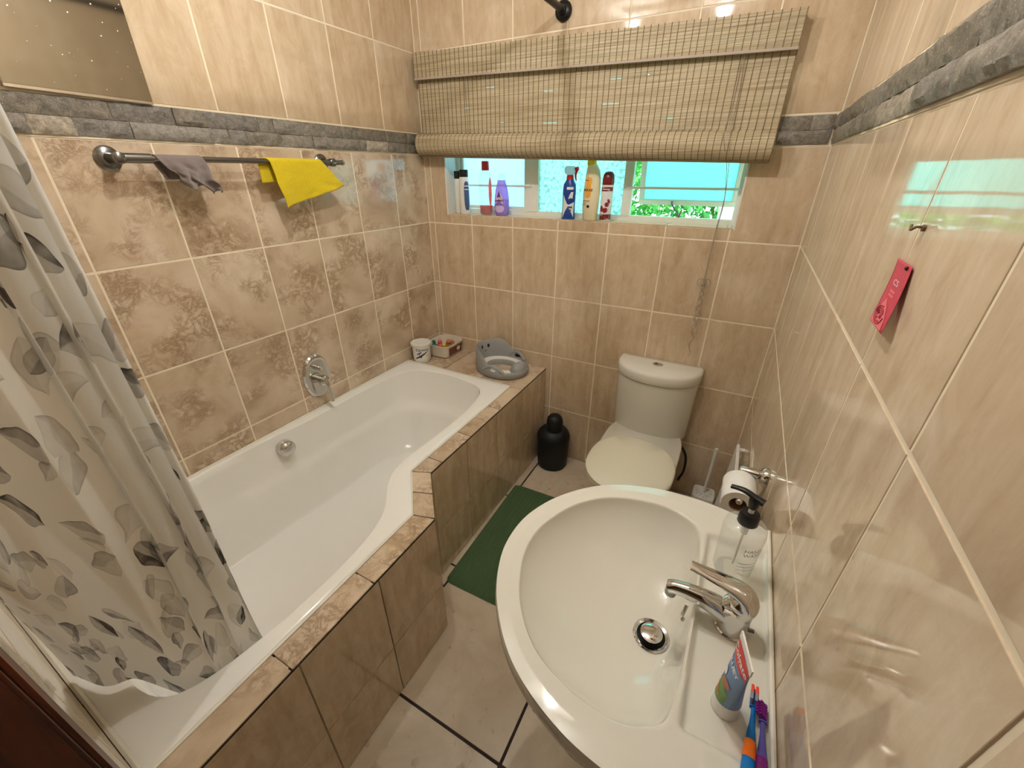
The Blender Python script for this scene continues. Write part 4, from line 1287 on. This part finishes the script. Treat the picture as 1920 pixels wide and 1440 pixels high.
# ---- toilet brush
tb_ = thing('toilet_brush', 'white square toilet brush holder with slim handle beside the toilet', 'toilet brush', (1.700, -0.090, 0.0006))
def sq(h, z): return ell((z, h, h), 32, 6)
obj('holder', B().rings([sq(.050, 0), sq(.053, .004), sq(.053, .105), sq(.050, .112), sq(.030, .113)]), 'white_plastic', tb_)
pet = B()
for i in range(12):
    a = 2 * PI * i / 12
    pet.tube([(0.012 * math.cos(a), 0.012 * math.sin(a), .115), (0.030 * math.cos(a), 0.030 * math.sin(a), .118), (0.040 * math.cos(a), 0.040 * math.sin(a), .115)], [0.003, 0.005, 0.003], 8)
obj('flower_cap', pet, 'white_plastic', tb_)
obj('brush_handle', B().tube([(0, 0, .10), (0.004, 0.012, .38)], [0.006, 0.009], 12), 'white_plastic', tb_)

# ---- black bin / brush pot beside the bath
bn = thing('pedal_bin', 'matte black round bin with domed top between bath and toilet', 'bin', (0.868, -0.105, 0.0006))
obj('body', B().loft([(0, .080, .080), (.006, .086, .086), (.03, .088, .088), (.19, .093, .093)], 40), 'black_matte', bn)
obj('shoulder', B().loft([(.190, .095, .095), (.205, .095, .095), (.225, .088, .088), (.245, .072, .072), (.255, .055, .055)], 40), 'black_matte', bn)
obj('knob', B().loft([(.240, .046, .046, .008, -.012), (.305, .047, .047, .008, -.012), (.330, .042, .042, .008, -.012), (.345, .030, .030, .008, -.012), (.350, .012, .012, .008, -.012)], 32), 'black_matte', bn)

# ---- bath mat
bm_ = thing('bath_mat', 'dark green ribbed bath mat on the floor along the bath', 'mat', (0.98, -0.72, 0.0008))
def mfn(u, v):
    x = -0.205 + 0.41 * u; y = -0.345 + 0.69 * v
    c_ = 0.03
    cx, cy = max(abs(x) - (0.205 - c_), 0), max(abs(y) - (0.345 - c_), 0)
    d = math.hypot(cx, cy)
    if d > c_:
        x -= math.copysign(cx * (1 - c_ / d), x); y -= math.copysign(cy * (1 - c_ / d), y)
    e = min(u, 1 - u) * 0.41; f = min(v, 1 - v) * 0.69
    k = smooth01(0, 0.008, min(e, f))
    return (x, y, 0.001 + k * (0.0085 + 0.0016 * math.sin(x / 0.0205 * 2 * PI) + 0.0015 * noise.noise((x * 9, y * 6, 2))))
obj('pile', B().grid(mfn, 130, 40), 'green_mat', bm_, ang=None)
obj('backing', B().bbox((-.198, -.338, 0), (.198, .338, .0015), 0.0005), 'green_mat', bm_)
bm_.rotation_euler = (0, 0, math.radians(1.5))

# ------------------------------------------------------------------ wash basin
SC = (1.56, -1.388)
sk = thing('wash_basin', 'white ceramic wash basin on pedestal against the tiled wall', 'basin', (1.72, -1.388, 0))
bpy.context.view_layer.update()
ZS = 0.868
def mir(far):
    # far side points from the back corner to the front tip -> closed outline mirrored about y = -1.388
    yc = -1.388
    near = [(x, 2 * yc - y) for x, y in far[:-1][::-1]]
    return far + near
WB = W - 0.004
So = mir([(WB, -1.118), (1.71, -1.092), (1.62, -1.085), (1.52, -1.100), (1.42, -1.147), (1.345, -1.225), (1.302, -1.31), (1.290, -1.388)])
Si = mir([(1.652, -1.190), (1.625, -1.166), (1.58, -1.152), (1.51, -1.160), (1.44, -1.190), (1.384, -1.248), (1.348, -1.325), (1.338, -1.388)])
back_o = [(WB, -1.56), (WB, -1.47), (WB, -1.388), (WB, -1.306), (WB, -1.216)]
back_i = [(1.661, -1.53), (1.664, -1.46), (1.665, -1.388), (1.664, -1.316), (1.661, -1.246)]
So += back_o; Si += back_i
PS = 12
so_ = catmull(So, PS)
for i in range(len(so_)):            # keep the back edge flush with the wall
    if so_[i].x > WB: so_[i].x = WB
si_ = catmull(Si, PS)
def deck(x, y):
    k = smooth01(1.668, 1.678, x) * smooth01(0.205, 0.192, abs(y + 1.388))
    return -0.013 * k
rg = []
Nn = len(so_)
cenp = Vector((1.60, -1.388))
def shrink(q, z):
    return [(WB if (p.x > WB - 0.001) else cenp.x + (p.x - cenp.x) * q, cenp.y + (p.y - cenp.y) * q, z) for p in so_]
foot = []
for p in so_:
    a = math.atan2(p.y + 1.388, p.x - 1.70)
    foot.append(Vector((min(1.70 + 0.10 * math.cos(a), WB), -1.388 + 0.09 * math.sin(a))))
for t, z in ((1.0, 0.66), (0.9, 0.67), (0.7, 0.70), (0.45, 0.745), (0.25, 0.78), (0.1, 0.81)):
    rg.append([(*p.lerp(q, t), z) for p, q in zip(so_, foot)])
for q, z in ((0.99, .828), (1.0, .842), (1.0, .852), (.995, .860), (.985, .8655)):
    rg.append(shrink(q, z))
for k in range(0, 31):
    t = 0.055 + 0.945 * k / 30
    row = []
    for p, q in zip(so_, si_):
        w = p.lerp(q, t)
        row.append((w.x, w.y, ZS - 0.0015 * abs(t - 0.5) * 2 + deck(w.x, w.y) - (0.004 if k == 30 else 0)))
    rg.append(row)
DC = Vector((1.609, -1.388)); ZD = 0.738
dcir = []
for p in si_:
    a = math.atan2(p.y - DC.y, p.x - DC.x)
    dcir.append(DC + Vector((math.cos(a), math.sin(a))) * 0.034)
ztop = rg[-1]
for k in range(1, 21):
    ph = PI / 2 * k / 20
    zf = math.sin(ph) ** 1.15; xf = 0.12 * zf + 0.88 * (1 - math.cos(ph)) ** 1.0
    rg.append([(*p.lerp(q, xf), zt_[2] + (ZD - zt_[2]) * zf) for p, q, zt_ in zip(si_, dcir, ztop)])
under(obj('bowl', B().rings(rg, True, False), 'ceramic', sk, smooth=True, ang=70), sk)
pd = B().loft([(0.001, .10, .11, 1.688, -1.388), (.03, .095, .105, 1.690, -1.388), (.10, .080, .085, 1.70, -1.388), (.55, .078, .082, 1.70, -1.388), (.672, .088, .092, 1.70, -1.388)], 36)
under(obj('pedestal', pd, 'ceramic', sk), sk)
under(obj('sealant', B().tube([(W - 0.005, -1.12, ZS - .002), (W - 0.005, -1.656, ZS - .002)], 0.0045, 8), 'sealant', sk), sk)
wd = B().loft([(ZD - .012, .0355, .0355, *DC), (ZD + .003, .0355, .0355, *DC), (ZD + .0045, .033, .033, *DC), (ZD + .002, .0275, .0275, *DC), (ZD - .012, .025, .025, *DC)], 36)
wo = under(obj('drain', wd, 'chrome', sk), sk)
hl = under(obj('drain_hole', B().loft([(ZD - .012, .026, .026, *DC), (ZD - .009, .026, .026, *DC)], 28), 'dark_hole', sk), sk)
pl = B().loft([(ZD - .010, .010, .010, *DC), (ZD + .006, .0215, .0215, *DC), (ZD + .010, .0215, .0215, *DC), (ZD + .0125, .016, .016, *DC), (ZD + .0135, .004, .004, *DC)], 32)
under(obj('plug', pl, 'chrome', sk), sk)
ov = B().tube(catmull([(1.655, -1.372, .846), (1.651, -1.388, .835), (1.653, -1.404, .846)], 6, False), 0.004, 10)
under(obj('overflow_ring', ov, 'chrome', sk), sk)

# ---- basin tap
tap = thing('basin_tap', 'chrome single lever mixer tap on the wash basin', 'tap', (1.728, -1.386, ZS - 0.0134))
obj('body', B().loft([(0.0, .0265, .0265), (.004, .0265, .0265), (.006, .024, .024), (.03, .0245, .0245), (.050, .0255, .0255, -.001, 0), (.058, .0245, .0245, -.001, 0), (.062, .018, .018, -.001, 0)], 32), 'chrome', tap)
spp = catmull([(-0.008, 0, .030), (-0.035, 0, .041), (-0.070, 0, .046), (-0.098, 0, .044), (-0.110, 0, .039)], 6, False)
obj('spout', B().tube(spp, [0.020 - 0.0075 * smooth01(0, 20, i) for i in range(len(spp))], 18), 'chrome', tap)
obj('aerator', B().tube([(-0.104, 0, .040), (-0.106, 0, .024)], [0.0115, 0.0105], 18), 'steel_dull', tap)
lvp = catmull([(0.006, 0, .056), (0.010, 0, .076), (-0.002, 0, .092), (-0.030, 0, .102), (-0.062, 0, .107), (-0.086, 0, .110)], 6, False)
nl = len(lvp)
obj('lever', B().rings([[Vector(p) + Vector((0, math.cos(a) * (0.0245 - 0.0135 * smooth01(0.15, 1, i / (nl - 1))), 0)) + (Vector((tz, 0, -tx)).normalized() * math.sin(a) * (0.0175 - 0.0125 * smooth01(0.15, 0.75, i / (nl - 1)))) for a in [2 * PI * j / 22 for j in range(22)]]
     for i, p in enumerate(lvp) for tx, tz in [((lvp[min(i + 1, nl - 1)] - lvp[max(i - 1, 0)]).x, (lvp[min(i + 1, nl - 1)] - lvp[max(i - 1, 0)]).z)]]), 'chrome', tap)
obj('cap', B().sphere((0.003, 0, .068), (.0225, .0235, .019), 28, 14), 'chrome', tap)
obj('temperature_dot', B().disc((-0.0185, -0.010, .049), (-0.7, -0.6, 0.35), 0.0032, 14, 0.003), 'maroon', tap)
obj('pop_up_knob', B().tube([(0.020, 0, .012), (0.034, 0, .014)], 0.0035, 10), 'steel_dull', tap)

# ---- soap dispenser
so = thing('soap_dispenser', 'clear plastic soap dispenser bottle with black pump on the basin', 'soap dispenser', (1.7205, -1.256, ZS - 0.0134))
ssec = [(0.0, .026, .026), (.004, .031, .031), (.012, .0345, .0345), (.112, .0375, .0375), (.124, .036, .036), (.130, .028, .028), (.133, .018, .018), (.136, .0135, .0135)]
obj('bottle', B().loft(ssec, 36, cap1=False), 'clear', so)
obj('pump_collar', B().loft([(.131, .0165, .0165), (.133, .0178, .0178), (.152, .0172, .0172), (.156, .0155, .0155), (.157, .0085, .0085)], 28), 'black', so)
obj('pump_stem', B().loft([(.02, .0022, .0022), (.05, .0022, .0022), (.10, .0022, .0022), (.105, .0068, .0068), (.136, .0068, .0068), (.137, .005, .005), (.172, .005, .005)], 14), 'white_plastic', so)
hd = B().loft([(.168, .0075, .0075), (.180, .0095, .0095), (.190, .010, .010), (.194, .007, .007)], 18)
hd.tube(catmull([(0.014, -0.006, .189), (0.0, 0, .191), (-0.02, 0.008, .195), (-0.040, 0.016, .190)], 5, False), [0.0085 - 0.003 * smooth01(0, 15, i) for i in range(16)], 12, flat=0.7)
obj('pump_head', hd, 'black', so)
sf = surf(ssec)(math.radians(-62))
text_on(off(sf, 0.004, 0.094), 'HAND', 0.0115, 'grey_print', so)
text_on(off(sf, 0.004, 0.083), 'WASH', 0.0115, 'grey_print', so)
for i in range(3):
    shape_on(sf, rect(-0.016, 0.060 - i * 0.009, 0.022, 0.0608 - i * 0.009), 'grey_print', so, 'print_line')

# ---- toothpaste, standing on its cap
tp_ = thing('toothpaste_tube', 'blue, red and green toothpaste tube standing on its white cap on the basin', 'toothpaste', (1.727, -1.523, ZS - 0.0137), math.radians(-76))
obj('cap', B().loft([(0, .0185, .0185), (.002, .0195, .0195), (.026, .0175, .0175), (.030, .016, .016)], 32), 'tube_white', tp_)
LEAN = -0.10
SHX = 0.125
tsec = []
for i in range(17):
    t = i / 16
    z = .027 + .132 * t
    tsec.append((z, .0175 + .0085 * t, .0175 * (1 - t) ** 0.8 + .0008, SHX * (z - .027), LEAN * (z - .027) * 0.9))
obj('tube', B().loft(tsec, 36), 'tube_blue', tp_)
tz1, tzr = .159, .133
tf = surf(tsec)
def front(u, v, o_=0.0005):
    # flattened front (-y side) of the tube
    i = min(max((v - .027) / .132, 0), 1)
    rx = .0175 + .0085 * i; ry = .0175 * (1 - i) ** 0.8 + .0008
    x = max(-rx * .999, min(rx * .999, u))
    return (x + SHX * (v - .027), LEAN * (v - .027) * 0.9 - ry * math.sqrt(max(0, 1 - (x / rx) ** 2)) - o_, v)
def wfront(u, v): return front(u, v)
obj('crimp', B().box((-.0265 + SHX * .132, -.0011 + LEAN * .132 * .9, .156), (.0265 + SHX * .132, .0011 + LEAN * .132 * .9, .168)), 'tube_white', tp_, smooth=False)
def tube_w(v): return (.0175 + .0085 * (v - .027) / .132) * .985
shape_on(wfront, [(-tube_w(.130) + 2 * tube_w(.130) * i / 10, .130) for i in range(11)] + [(tube_w(.157) - 2 * tube_w(.157) * i / 10, .157) for i in range(11)], 'tube_red', tp_, 'red_band')
text_on(lambda u, v: front(u, v + .1435, .0009), 'Colgate', 0.0155, 'tube_white', tp_, bold=0.0003)
text_on(lambda u, v: front(u - .002, v + .1175, .0009), 'BLUEY', 0.0125, 'tube_white', tp_, bold=0.0004)
hill = [(-tube_w(.030) + 2 * tube_w(.030) * i / 12, .0285) for i in range(13)] + [(tube_w(.06) - 2 * tube_w(.06) * i / 12, .058 + .016 * math.sin(PI * i / 12) * 0.6 + .010 * (i / 12)) for i in range(13)]
shape_on(wfront, hill, 'tube_green', tp_, 'green_print')
shape_on(lambda u, v: front(u, v, .0009), ellipse(.004, .078, .011, .008, 18, 0.5), 'toy_tan', tp_, 'round_print')
shape_on(lambda u, v: front(u, v, .0009), ellipse(-.009, .092, .006, .008, 18, 0.2), 'tube_white', tp_, 'round_print')
shape_on(lambda u, v: front(u, v, .0010), [(-.016 + .022 * i / 8, .060 - .020 * i / 8 + .004) for i in range(9)] + [(.006 - .022 * i / 8, .040 + .020 * i / 8) for i in range(9)], 'brush_orange', tp_, 'orange_band')

# ---- toothbrushes lying on the basin deck
def toothbrush(name, label, p_head, p_tail, handle, grip, bristles, bcol, up_):
    t = thing(name, label, 'toothbrush', p_tail, group=None)
    h = Vector(p_head) - Vector(p_tail); L = h.length; d = h.normalized()
    def P(s, dz=0.0, side=0.0):
        return d * (L * s) + Vector((0, 0, dz)) + Vector((d.y, -d.x, 0)) * side
    n = 18
    def tubeseg(nm, s0, s1, m, r):
        pts = [P(s0 + (s1 - s0) * i / 8, 0.0) for i in range(9)]
        obj(nm, B().tube(pts, [r(s0 + (s1 - s0) * i / 8) for i in range(9)], 14, flat=0.8), m, t)
    rad = lambda s: 0.0062 + 0.0025 * math.sin(PI * min(s / 0.6, 1)) - 0.0032 * smooth01(0.55, 0.78, s) + 0.0010 * smooth01(.82, .9, s)
    tubeseg('handle', 0.0, 0.42, handle, rad)
    tubeseg('grip', 0.42, 0.56, grip, lambda s: rad(s) + 0.0004)
    tubeseg('neck', 0.56, 0.84, handle, rad)
    tubeseg('head', 0.84, 1.0, handle, lambda s: 0.0055)
    for k, m in enumerate(bristles):
        bb = B()
        for i in range(5):
            for j in (-1, 1):
                s = 0.865 + 0.125 * (k + i / 5) / len(bristles)
                p = P(s, 0.004, j * 0.003); q = p + Vector(up_) * 0.011
                bb.tube([p, q], 0.0022, 6)
        obj('bristles', bb, m, t)
    return t
zb0 = ZS + 0.001
toothbrush('toothbrush', 'blue toothbrush with orange grip and orange bristles lying on the basin edge', (1.7655, -1.484, zb0 - .005), (1.752, -1.655, zb0 + .005), 'brush_blue', 'brush_orange', ['bristle_grey', 'bristle_orange'], 'x', (-0.25, 0.15, 0.95))
toothbrush('toothbrush', 'violet toothbrush with purple grip leaning beside the blue one on the basin', (1.776, -1.500, zb0 - .002), (1.769, -1.668, zb0 + .005), 'brush_violet', 'brush_purple', ['brush_purple'], 'x', (-0.75, 0.25, 0.6))

# ------------------------------------------------------------------ toilet paper and holder, white panel
TPY, TPZ = -0.893, 0.850
hp = thing('paper_holder', 'chrome toilet paper holder arm on the tiled wall', 'paper holder', (W - 0.001, TPY, TPZ))
obj('wall_flange', B().tube([(0, 0, 0), (-0.010, 0, 0), (-0.016, 0, 0)], [0.025, 0.025, 0.020], 28), 'chrome', hp)
obj('post', B().tube([(-0.012, 0, 0), (-0.062, 0, 0), (-0.068, 0, 0)], [0.0135, 0.0135, 0.009], 20), 'chrome', hp)
obj('arm', B().tube(catmull([(-0.058, 0, 0), (-0.060, -0.012, -0.010), (-0.060, -0.03, -0.013), (-0.060, -0.115, -0.013)], 6, False), 0.006, 12).sphere((-0.060, -0.117, -0.013), 0.0085, 14, 8), 'chrome', hp)
tr_ = thing('toilet_roll', 'white toilet paper roll hanging on the chrome holder', 'toilet paper', (W - 0.061, TPY - 0.066, TPZ - 0.0270))
def cyl_ring(r, y): return [(r * math.cos(a), y, r * math.sin(a)) for a in [2 * PI * j / 48 for j in range(48)]]
obj('paper', B().rings([cyl_ring(.0205, -.048), cyl_ring(.038, -.049), cyl_ring(.040, -.046), cyl_ring(.040, .046), cyl_ring(.038, .049), cyl_ring(.0205, .048)], False, False), 'paper', tr_, ang=50)
obj('core', B().rings([cyl_ring(.0205, -.048), cyl_ring(.0205, .048), cyl_ring(.0195, .048), cyl_ring(.0195, -.048), cyl_ring(.0205, -.048)], False, False), 'card', tr_)

wp = thing('white_panel', 'white flat panel leaning against the tiled wall behind the toilet paper', 'panel', (1.742, -0.44, 0.0008))
obj('board', B().bbox((-0.006, -.17, 0), (0.006, .17, .555), 0.003), 'white_plastic', wp)
obj('peg', B().tube([(0.004, .155, .535), (0.032, .155, .538)], 0.009, 14), 'white_plastic', wp)
wp.rotation_euler = (0, math.radians(2.6), 0)

# ------------------------------------------------------------------ pink paper tag and hook on the right wall
tagp = thing('pink_tag', 'small rose red paper tag with flower print stuck on the tiled wall', 'tag', (W - 0.0015, -1.234, 1.464))
def tg(u, v, o_=0.0):
    # u along -y, v down
    t = v / 0.100
    return (-0.0010 - 0.012 * t ** 1.4 - o_, -u * 1.65 - 0.037 * t, -v * 0.78)
def tgm(th):
    return lambda a, c_: tg((a - 0.5) * 0.040 + 0.0, c_ * 0.100, th)
pb = B().grid(tgm(0.0), 8, 20)
po = obj('paper', pb, 'pink_paper', tagp, ang=None)
po.modifiers.new('thick', 'SOLIDIFY').thickness = 0.0006
tgf = lambda u, v: tg(u, v, 0.0012)
text_on(lambda u, v: tg(u, 0.032 - v, 0.0012), 'CS', 0.012, 'tube_white', tagp)
for k in range(2):
    shape_on(tgf, rect(-0.006, .043 + k * .006, 0.007, .0465 + k * .006), 'pink_light', tagp, 'print_block')
shape_on(tgf, [(-0.004, .056), (0.005, .068), (.014, .085), (.016, .0985), (-.018, .0985), (-.016, .085), (-.010, .07)], 'pink_light', tagp, 'rose_print')
for k in range(4):
    r0 = .0115 - k * .0028
    rgp = B()
    pts = [tg(-0.002 + r0 * math.cos(a), .082 + r0 * 1.15 * math.sin(a), 0.0018) for a in [2 * PI * j / 18 + k for j in range(15)]]
    obj('petal_line', rgp.tube(pts, 0.0007, 5), 'pink_dark', tagp)
obj('pin', B().sphere((-0.003, -0.022, -0.004), 0.0025, 10, 6), 'black', tagp)
hk = obj('wall_hook', B().tube(catmull([(0, 0, 0), (-0.008, 0, 0.001), (-0.012, 0.004, -0.003), (-0.011, 0.010, 0.002)], 5, False), 0.0016, 8).disc((0, 0, 0), (-1, 0, 0), 0.004, 12, 0.003), 'thread')
hk.location = (W - 0.0005, -1.243, 1.507)
tag(hk, 'tiny brown hook fixed in the tile joint above the pink tag', 'hook')

# ------------------------------------------------------------------ bottles on the window sill
ZB = WZ0 + 0.0035
def bottle(name, label, x, y, secs, mat, rz=0, seg=28, pw=2.0):
    t = thing(name, label, 'bottle', (x, y, ZB), rz)
    obj('body', B().loft(secs, seg, pw), mat, t)
    return t, secs
# slim white bottles with black caps
s_ = [(0, .017, .019), (.004, .019, .021), (.15, .021, .022), (.168, .020, .021), (.172, .017, .017)]
t, _ = bottle('shampoo_bottle', 'slim plain white bottle with black cap at the end of the window sill', 0.172, 0.058, s_, 'white_plastic')
obj('cap', B().loft([(.170, .0185, .0185), (.172, .0195, .0195), (.205, .0195, .0195), (.207, .018, .018)], 28), 'black', t)
s_ = [(0, .025, .020), (.005, .028, .023), (.10, .028, .0235), (.165, .026, .022), (.178, .023, .020), (.181, .017, .017)]
t, _ = bottle('shampoo_bottle', 'white bottle with blue oval label and black cap on the window sill', 0.222, 0.042, s_, 'white_plastic', math.radians(20))
obj('cap', B().loft([(.179, .0225, .020), (.181, .0235, .021), (.211, .0235, .021), (.213, .022, .0195)], 28), 'black', t)
g = surf(s_)(math.radians(-50))
shape_on(g, [(0.0145 * math.copysign(abs(math.cos(a)) ** .5, math.cos(a)), .088 + .070 * math.copysign(abs(math.sin(a)) ** .7, math.sin(a))) for a in [2 * PI * j / 36 for j in range(36)]], 'blue_label', t, 'label')
for k in range(2):
    shape_on(surf(s_)(math.radians(-50), .0008), rect(-.011, .118 + k * .016, .012, .122 + k * .016), 'white_plastic', t, 'print_line')
# clear bottle, red liquid
s_ = [(0, .032, .024), (.006, .036, .027), (.10, .037, .028), (.185, .036, .027), (.198, .030, .024), (.206, .020, .018), (.211, .017, .017)]
t, _ = bottle('mouthwash_bottle', 'clear bottle with red cap and a little red liquid on the window sill', 0.356, 0.045, s_, 'clear')
obj('cap', B().loft([(.209, .018, .018), (.211, .0195, .0195), (.249, .0185, .0185), (.251, .017, .017)], 28), 'red_cap', t)
obj('liquid', B().loft([(.003, .029, .021), (.007, .0335, .0245), (.045, .0345, .0255)], 28), 'red_liquid', t)
g = surf(s_)(math.radians(-40))
shape_on(g, [(.009 + .010 * math.cos(a), .110 + .068 * math.sin(a)) for a in [2 * PI * j / 28 for j in range(28)]], 'pink_label', t, 'label')
# lilac baby wash
s_ = [(0, .030, .020), (.006, .036, .024), (.04, .0405, .026), (.08, .0395, .025), (.12, .033, .022), (.150, .024, .019), (.165, .020, .017)]
t, _ = bottle('baby_wash_bottle', 'translucent lilac bottle with clear cap on the window sill', 0.448, 0.050, s_, 'clear_purple', math.radians(6))
obj('cap', B().loft([(.163, .0215, .018), (.165, .023, .0195), (.192, .0165, .0145), (.195, .014, .012)], 28), 'clear', t)
obj('liquid', B().loft([(.004, .027, .017), (.008, .033, .021), (.04, .0375, .023), (.076, .0365, .022)], 28), 'clear_purple', t)
g = surf(s_)(math.radians(-98))
shape_on(g, [(-.022, .050), (.020, .050), (.016, .085), (.006, .105), (0, .130), (-.006, .118), (-.018, .085)], 'lilac_label', t, 'label')
shape_on(g, ellipse(0, .034, .024, .020, 24), 'lilac_label', t, 'label')
g2 = surf(s_)(math.radians(-98), .0010)
shape_on(g2, [(-.010, .085), (.008, .085), (.003, .105), (-.001, .120)], 'violet', t, 'drop_print')
shape_on(g2, ellipse(.009, .084, .006, .005, 14), 'gold', t, 'moon_print')
text_on(off(g2, 0, .0715), "johnson's", 0.0115, 'navy', t, bold=0.0003)
text_on(off(g2, 0, .060), 'baby', 0.0085, 'navy', t)
shape_on(g2, rect(-.022, .0485, .021, .053), 'violet', t, 'print_line')
# blue trigger spray
s_ = [(0, .033, .024), (.004, .034, .025), (.05, .0315, .0235), (.125, .0325, .0245), (.150, .030, .023), (.163, .021, .018), (.172, .0165, .0165)]
t, _ = bottle('spray_bottle', 'dark blue trigger spray bottle with white label and red trigger on the sill', 0.818, 0.052, s_, 'spray_blue', math.radians(-4))
obj('collar', B().loft([(.170, .0165, .0165), (.172, .0175, .0175), (.188, .0165, .0165), (.190, .012, .012)], 24), 'red_cap', t)
obj('spray_head', B().bbox((-.028, -.010, .190), (.026, .010, .226), .006), 'clear_milky', t)
obj('nozzle', B().tube([(.024, 0, .214), (.040, 0, .216)], .008, 14), 'red_cap', t)
obj('trigger', B().tube(catmull([(.034, 0, .214), (.029, 0, .202), (.027, 0, .185), (.032, 0, .165)], 5, False), [.0085 - .006 * i / 15 for i in range(16)], 10, flat=0.7), 'red_cap', t)
g = surf(s_)(math.radians(-78)); g2 = surf(s_)(math.radians(-78), .0009)
shape_on(g, [(-.026, .004), (.028, .008), (.029, .075), (.016, .062), (.002, .062), (-.012, .074), (-.021, .10), (-.024, .105)], 'can_white', t, 'label')
text_on(off(g2, .006, .134), 'PLUS', .014, 'can_white', t, bold=.0006) if False else shape_on(g2, rect(-.008, .128, .022, .139), 'can_white', t, 'print_block')
shape_on(g2, [(.0, .088), (.020, .090), (.022, .118), (.012, .118), (.004, .102)], 'can_white', t, 'print_swirl')
for k, (v, h) in enumerate(((.048, .008), (.036, .006), (.025, .004))):
    shape_on(g2, rect(-.002, v, .020 - .004 * k, v + h), 'blue_label', t, 'print_line')
# tall cream bottle with yellow cap
s_ = [(0, .030, .022), (.005, .034, .025), (.06, .038, .027), (.12, .0385, .027, 0.001, 0), (.17, .036, .025, .002, 0), (.205, .031, .022, .001, 0), (.225, .024, .019, -.003, 0), (.238, .019, .016, -.007, 0)]
t, _ = bottle('cleaner_bottle', 'tall cream bottle with yellow cap and orange print on the window sill', 0.933, 0.036, s_, 'milk_bottle', math.radians(4))
obj('cap', B().loft([(.228, .0205, .018, -.007, 0), (.232, .0215, .019, -.008, 0), (.262, .0185, .0165, -.009, 0), (.264, .016, .014, -.009, 0)], 24), 'yellow_cap', t)
g = surf(s_)(math.radians(-112)); g2 = surf(s_)(math.radians(-112), .0009)
shape_on(g, [(-.010, .100), (.004, .094), (.014, .102), (.016, .125), (.012, .150), (.016, .165), (.010, .180), (-.004, .185), (-.014, .170), (-.010, .150), (-.012, .125)], 'orange_print', t, 'swirl_print')
text_on(off(g2, 0, .128), 'MOLAZ', .0125, 'navy', t, bold=.0004)
shape_on(g2, rect(-.018, .166, .002, .169), 'red_cap', t, 'print_line')
shape_on(g2, rect(-.020, .082, .014, .0845), 'red_cap', t, 'print_line')
for k in range(3):
    shape_on(g2, rect(-.018, .064 + k * .005, -.002, .066 + k * .005), 'grey_print', t, 'print_line')
shape_on(g2, ellipse(.008, .060, .0062, .0062, 18), 'black', t, 'round_print')
# maroon aerosol
s_ = [(0, .0245, .0245), (.003, .026, .026), (.145, .026, .026), (.152, .0245, .0245)]
t, _ = bottle('aerosol_can', 'slim white and maroon aerosol can on the window sill', 1.006, 0.040, s_, 'can_white')
obj('cap', B().loft([(.150, .0255, .0255), (.152, .0262, .0262), (.175, .0258, .0258), (.192, .023, .023), (.201, .016, .016), (.204, .008, .008)], 28), 'maroon', t)
g = surf(s_)(math.radians(-90)); g2 = surf(s_)(math.radians(-90), .0009)
shape_on(g, rect(-.040, .004, .040, .030), 'maroon', t, 'band_print')
shape_on(g, rect(-.036, .124, .036, .142), 'maroon', t, 'band_print')
shape_on(g2, rect(-.018, .131, .018, .1345), 'can_white', t, 'print_line')
for (x, y, a, c_) in ((-.016, .052, .011, .014), (.004, .046, .012, .011), (.010, .070, .010, .010), (.018, .084, .006, .010)):
    shape_on(g, ellipse(x, y, a, c_, 18, .5), 'maroon_print', t, 'fruit_print')

# ------------------------------------------------------------------ ceiling lamp
lamp = thing('ceiling_light', 'ceiling light bar with two round warm bulbs', 'ceiling light', (1.03, -1.15, ZC))
obj('base_plate', B().bbox((-0.34, -0.03, -0.025), (0.34, 0.03, -0.001), 0.004), 'white_paint', lamp)
em = bpy.data.materials.new('warm bulb glow'); em.use_nodes = True
bs = em.node_tree.nodes['Principled BSDF']
bs.inputs['Emission Color'].default_value = (1.0, 0.985, 0.96, 1)
bs.inputs['Emission Strength'].default_value = LAMP
for x in (-0.30, 0.20):
    obj('socket', B().tube([(x, 0, -0.02), (x, 0, -0.05)], 0.022, 20), 'white_paint', lamp)
    obj('bulb', B().sphere((x, 0, -0.066), 0.015, 24, 14), em, lamp)
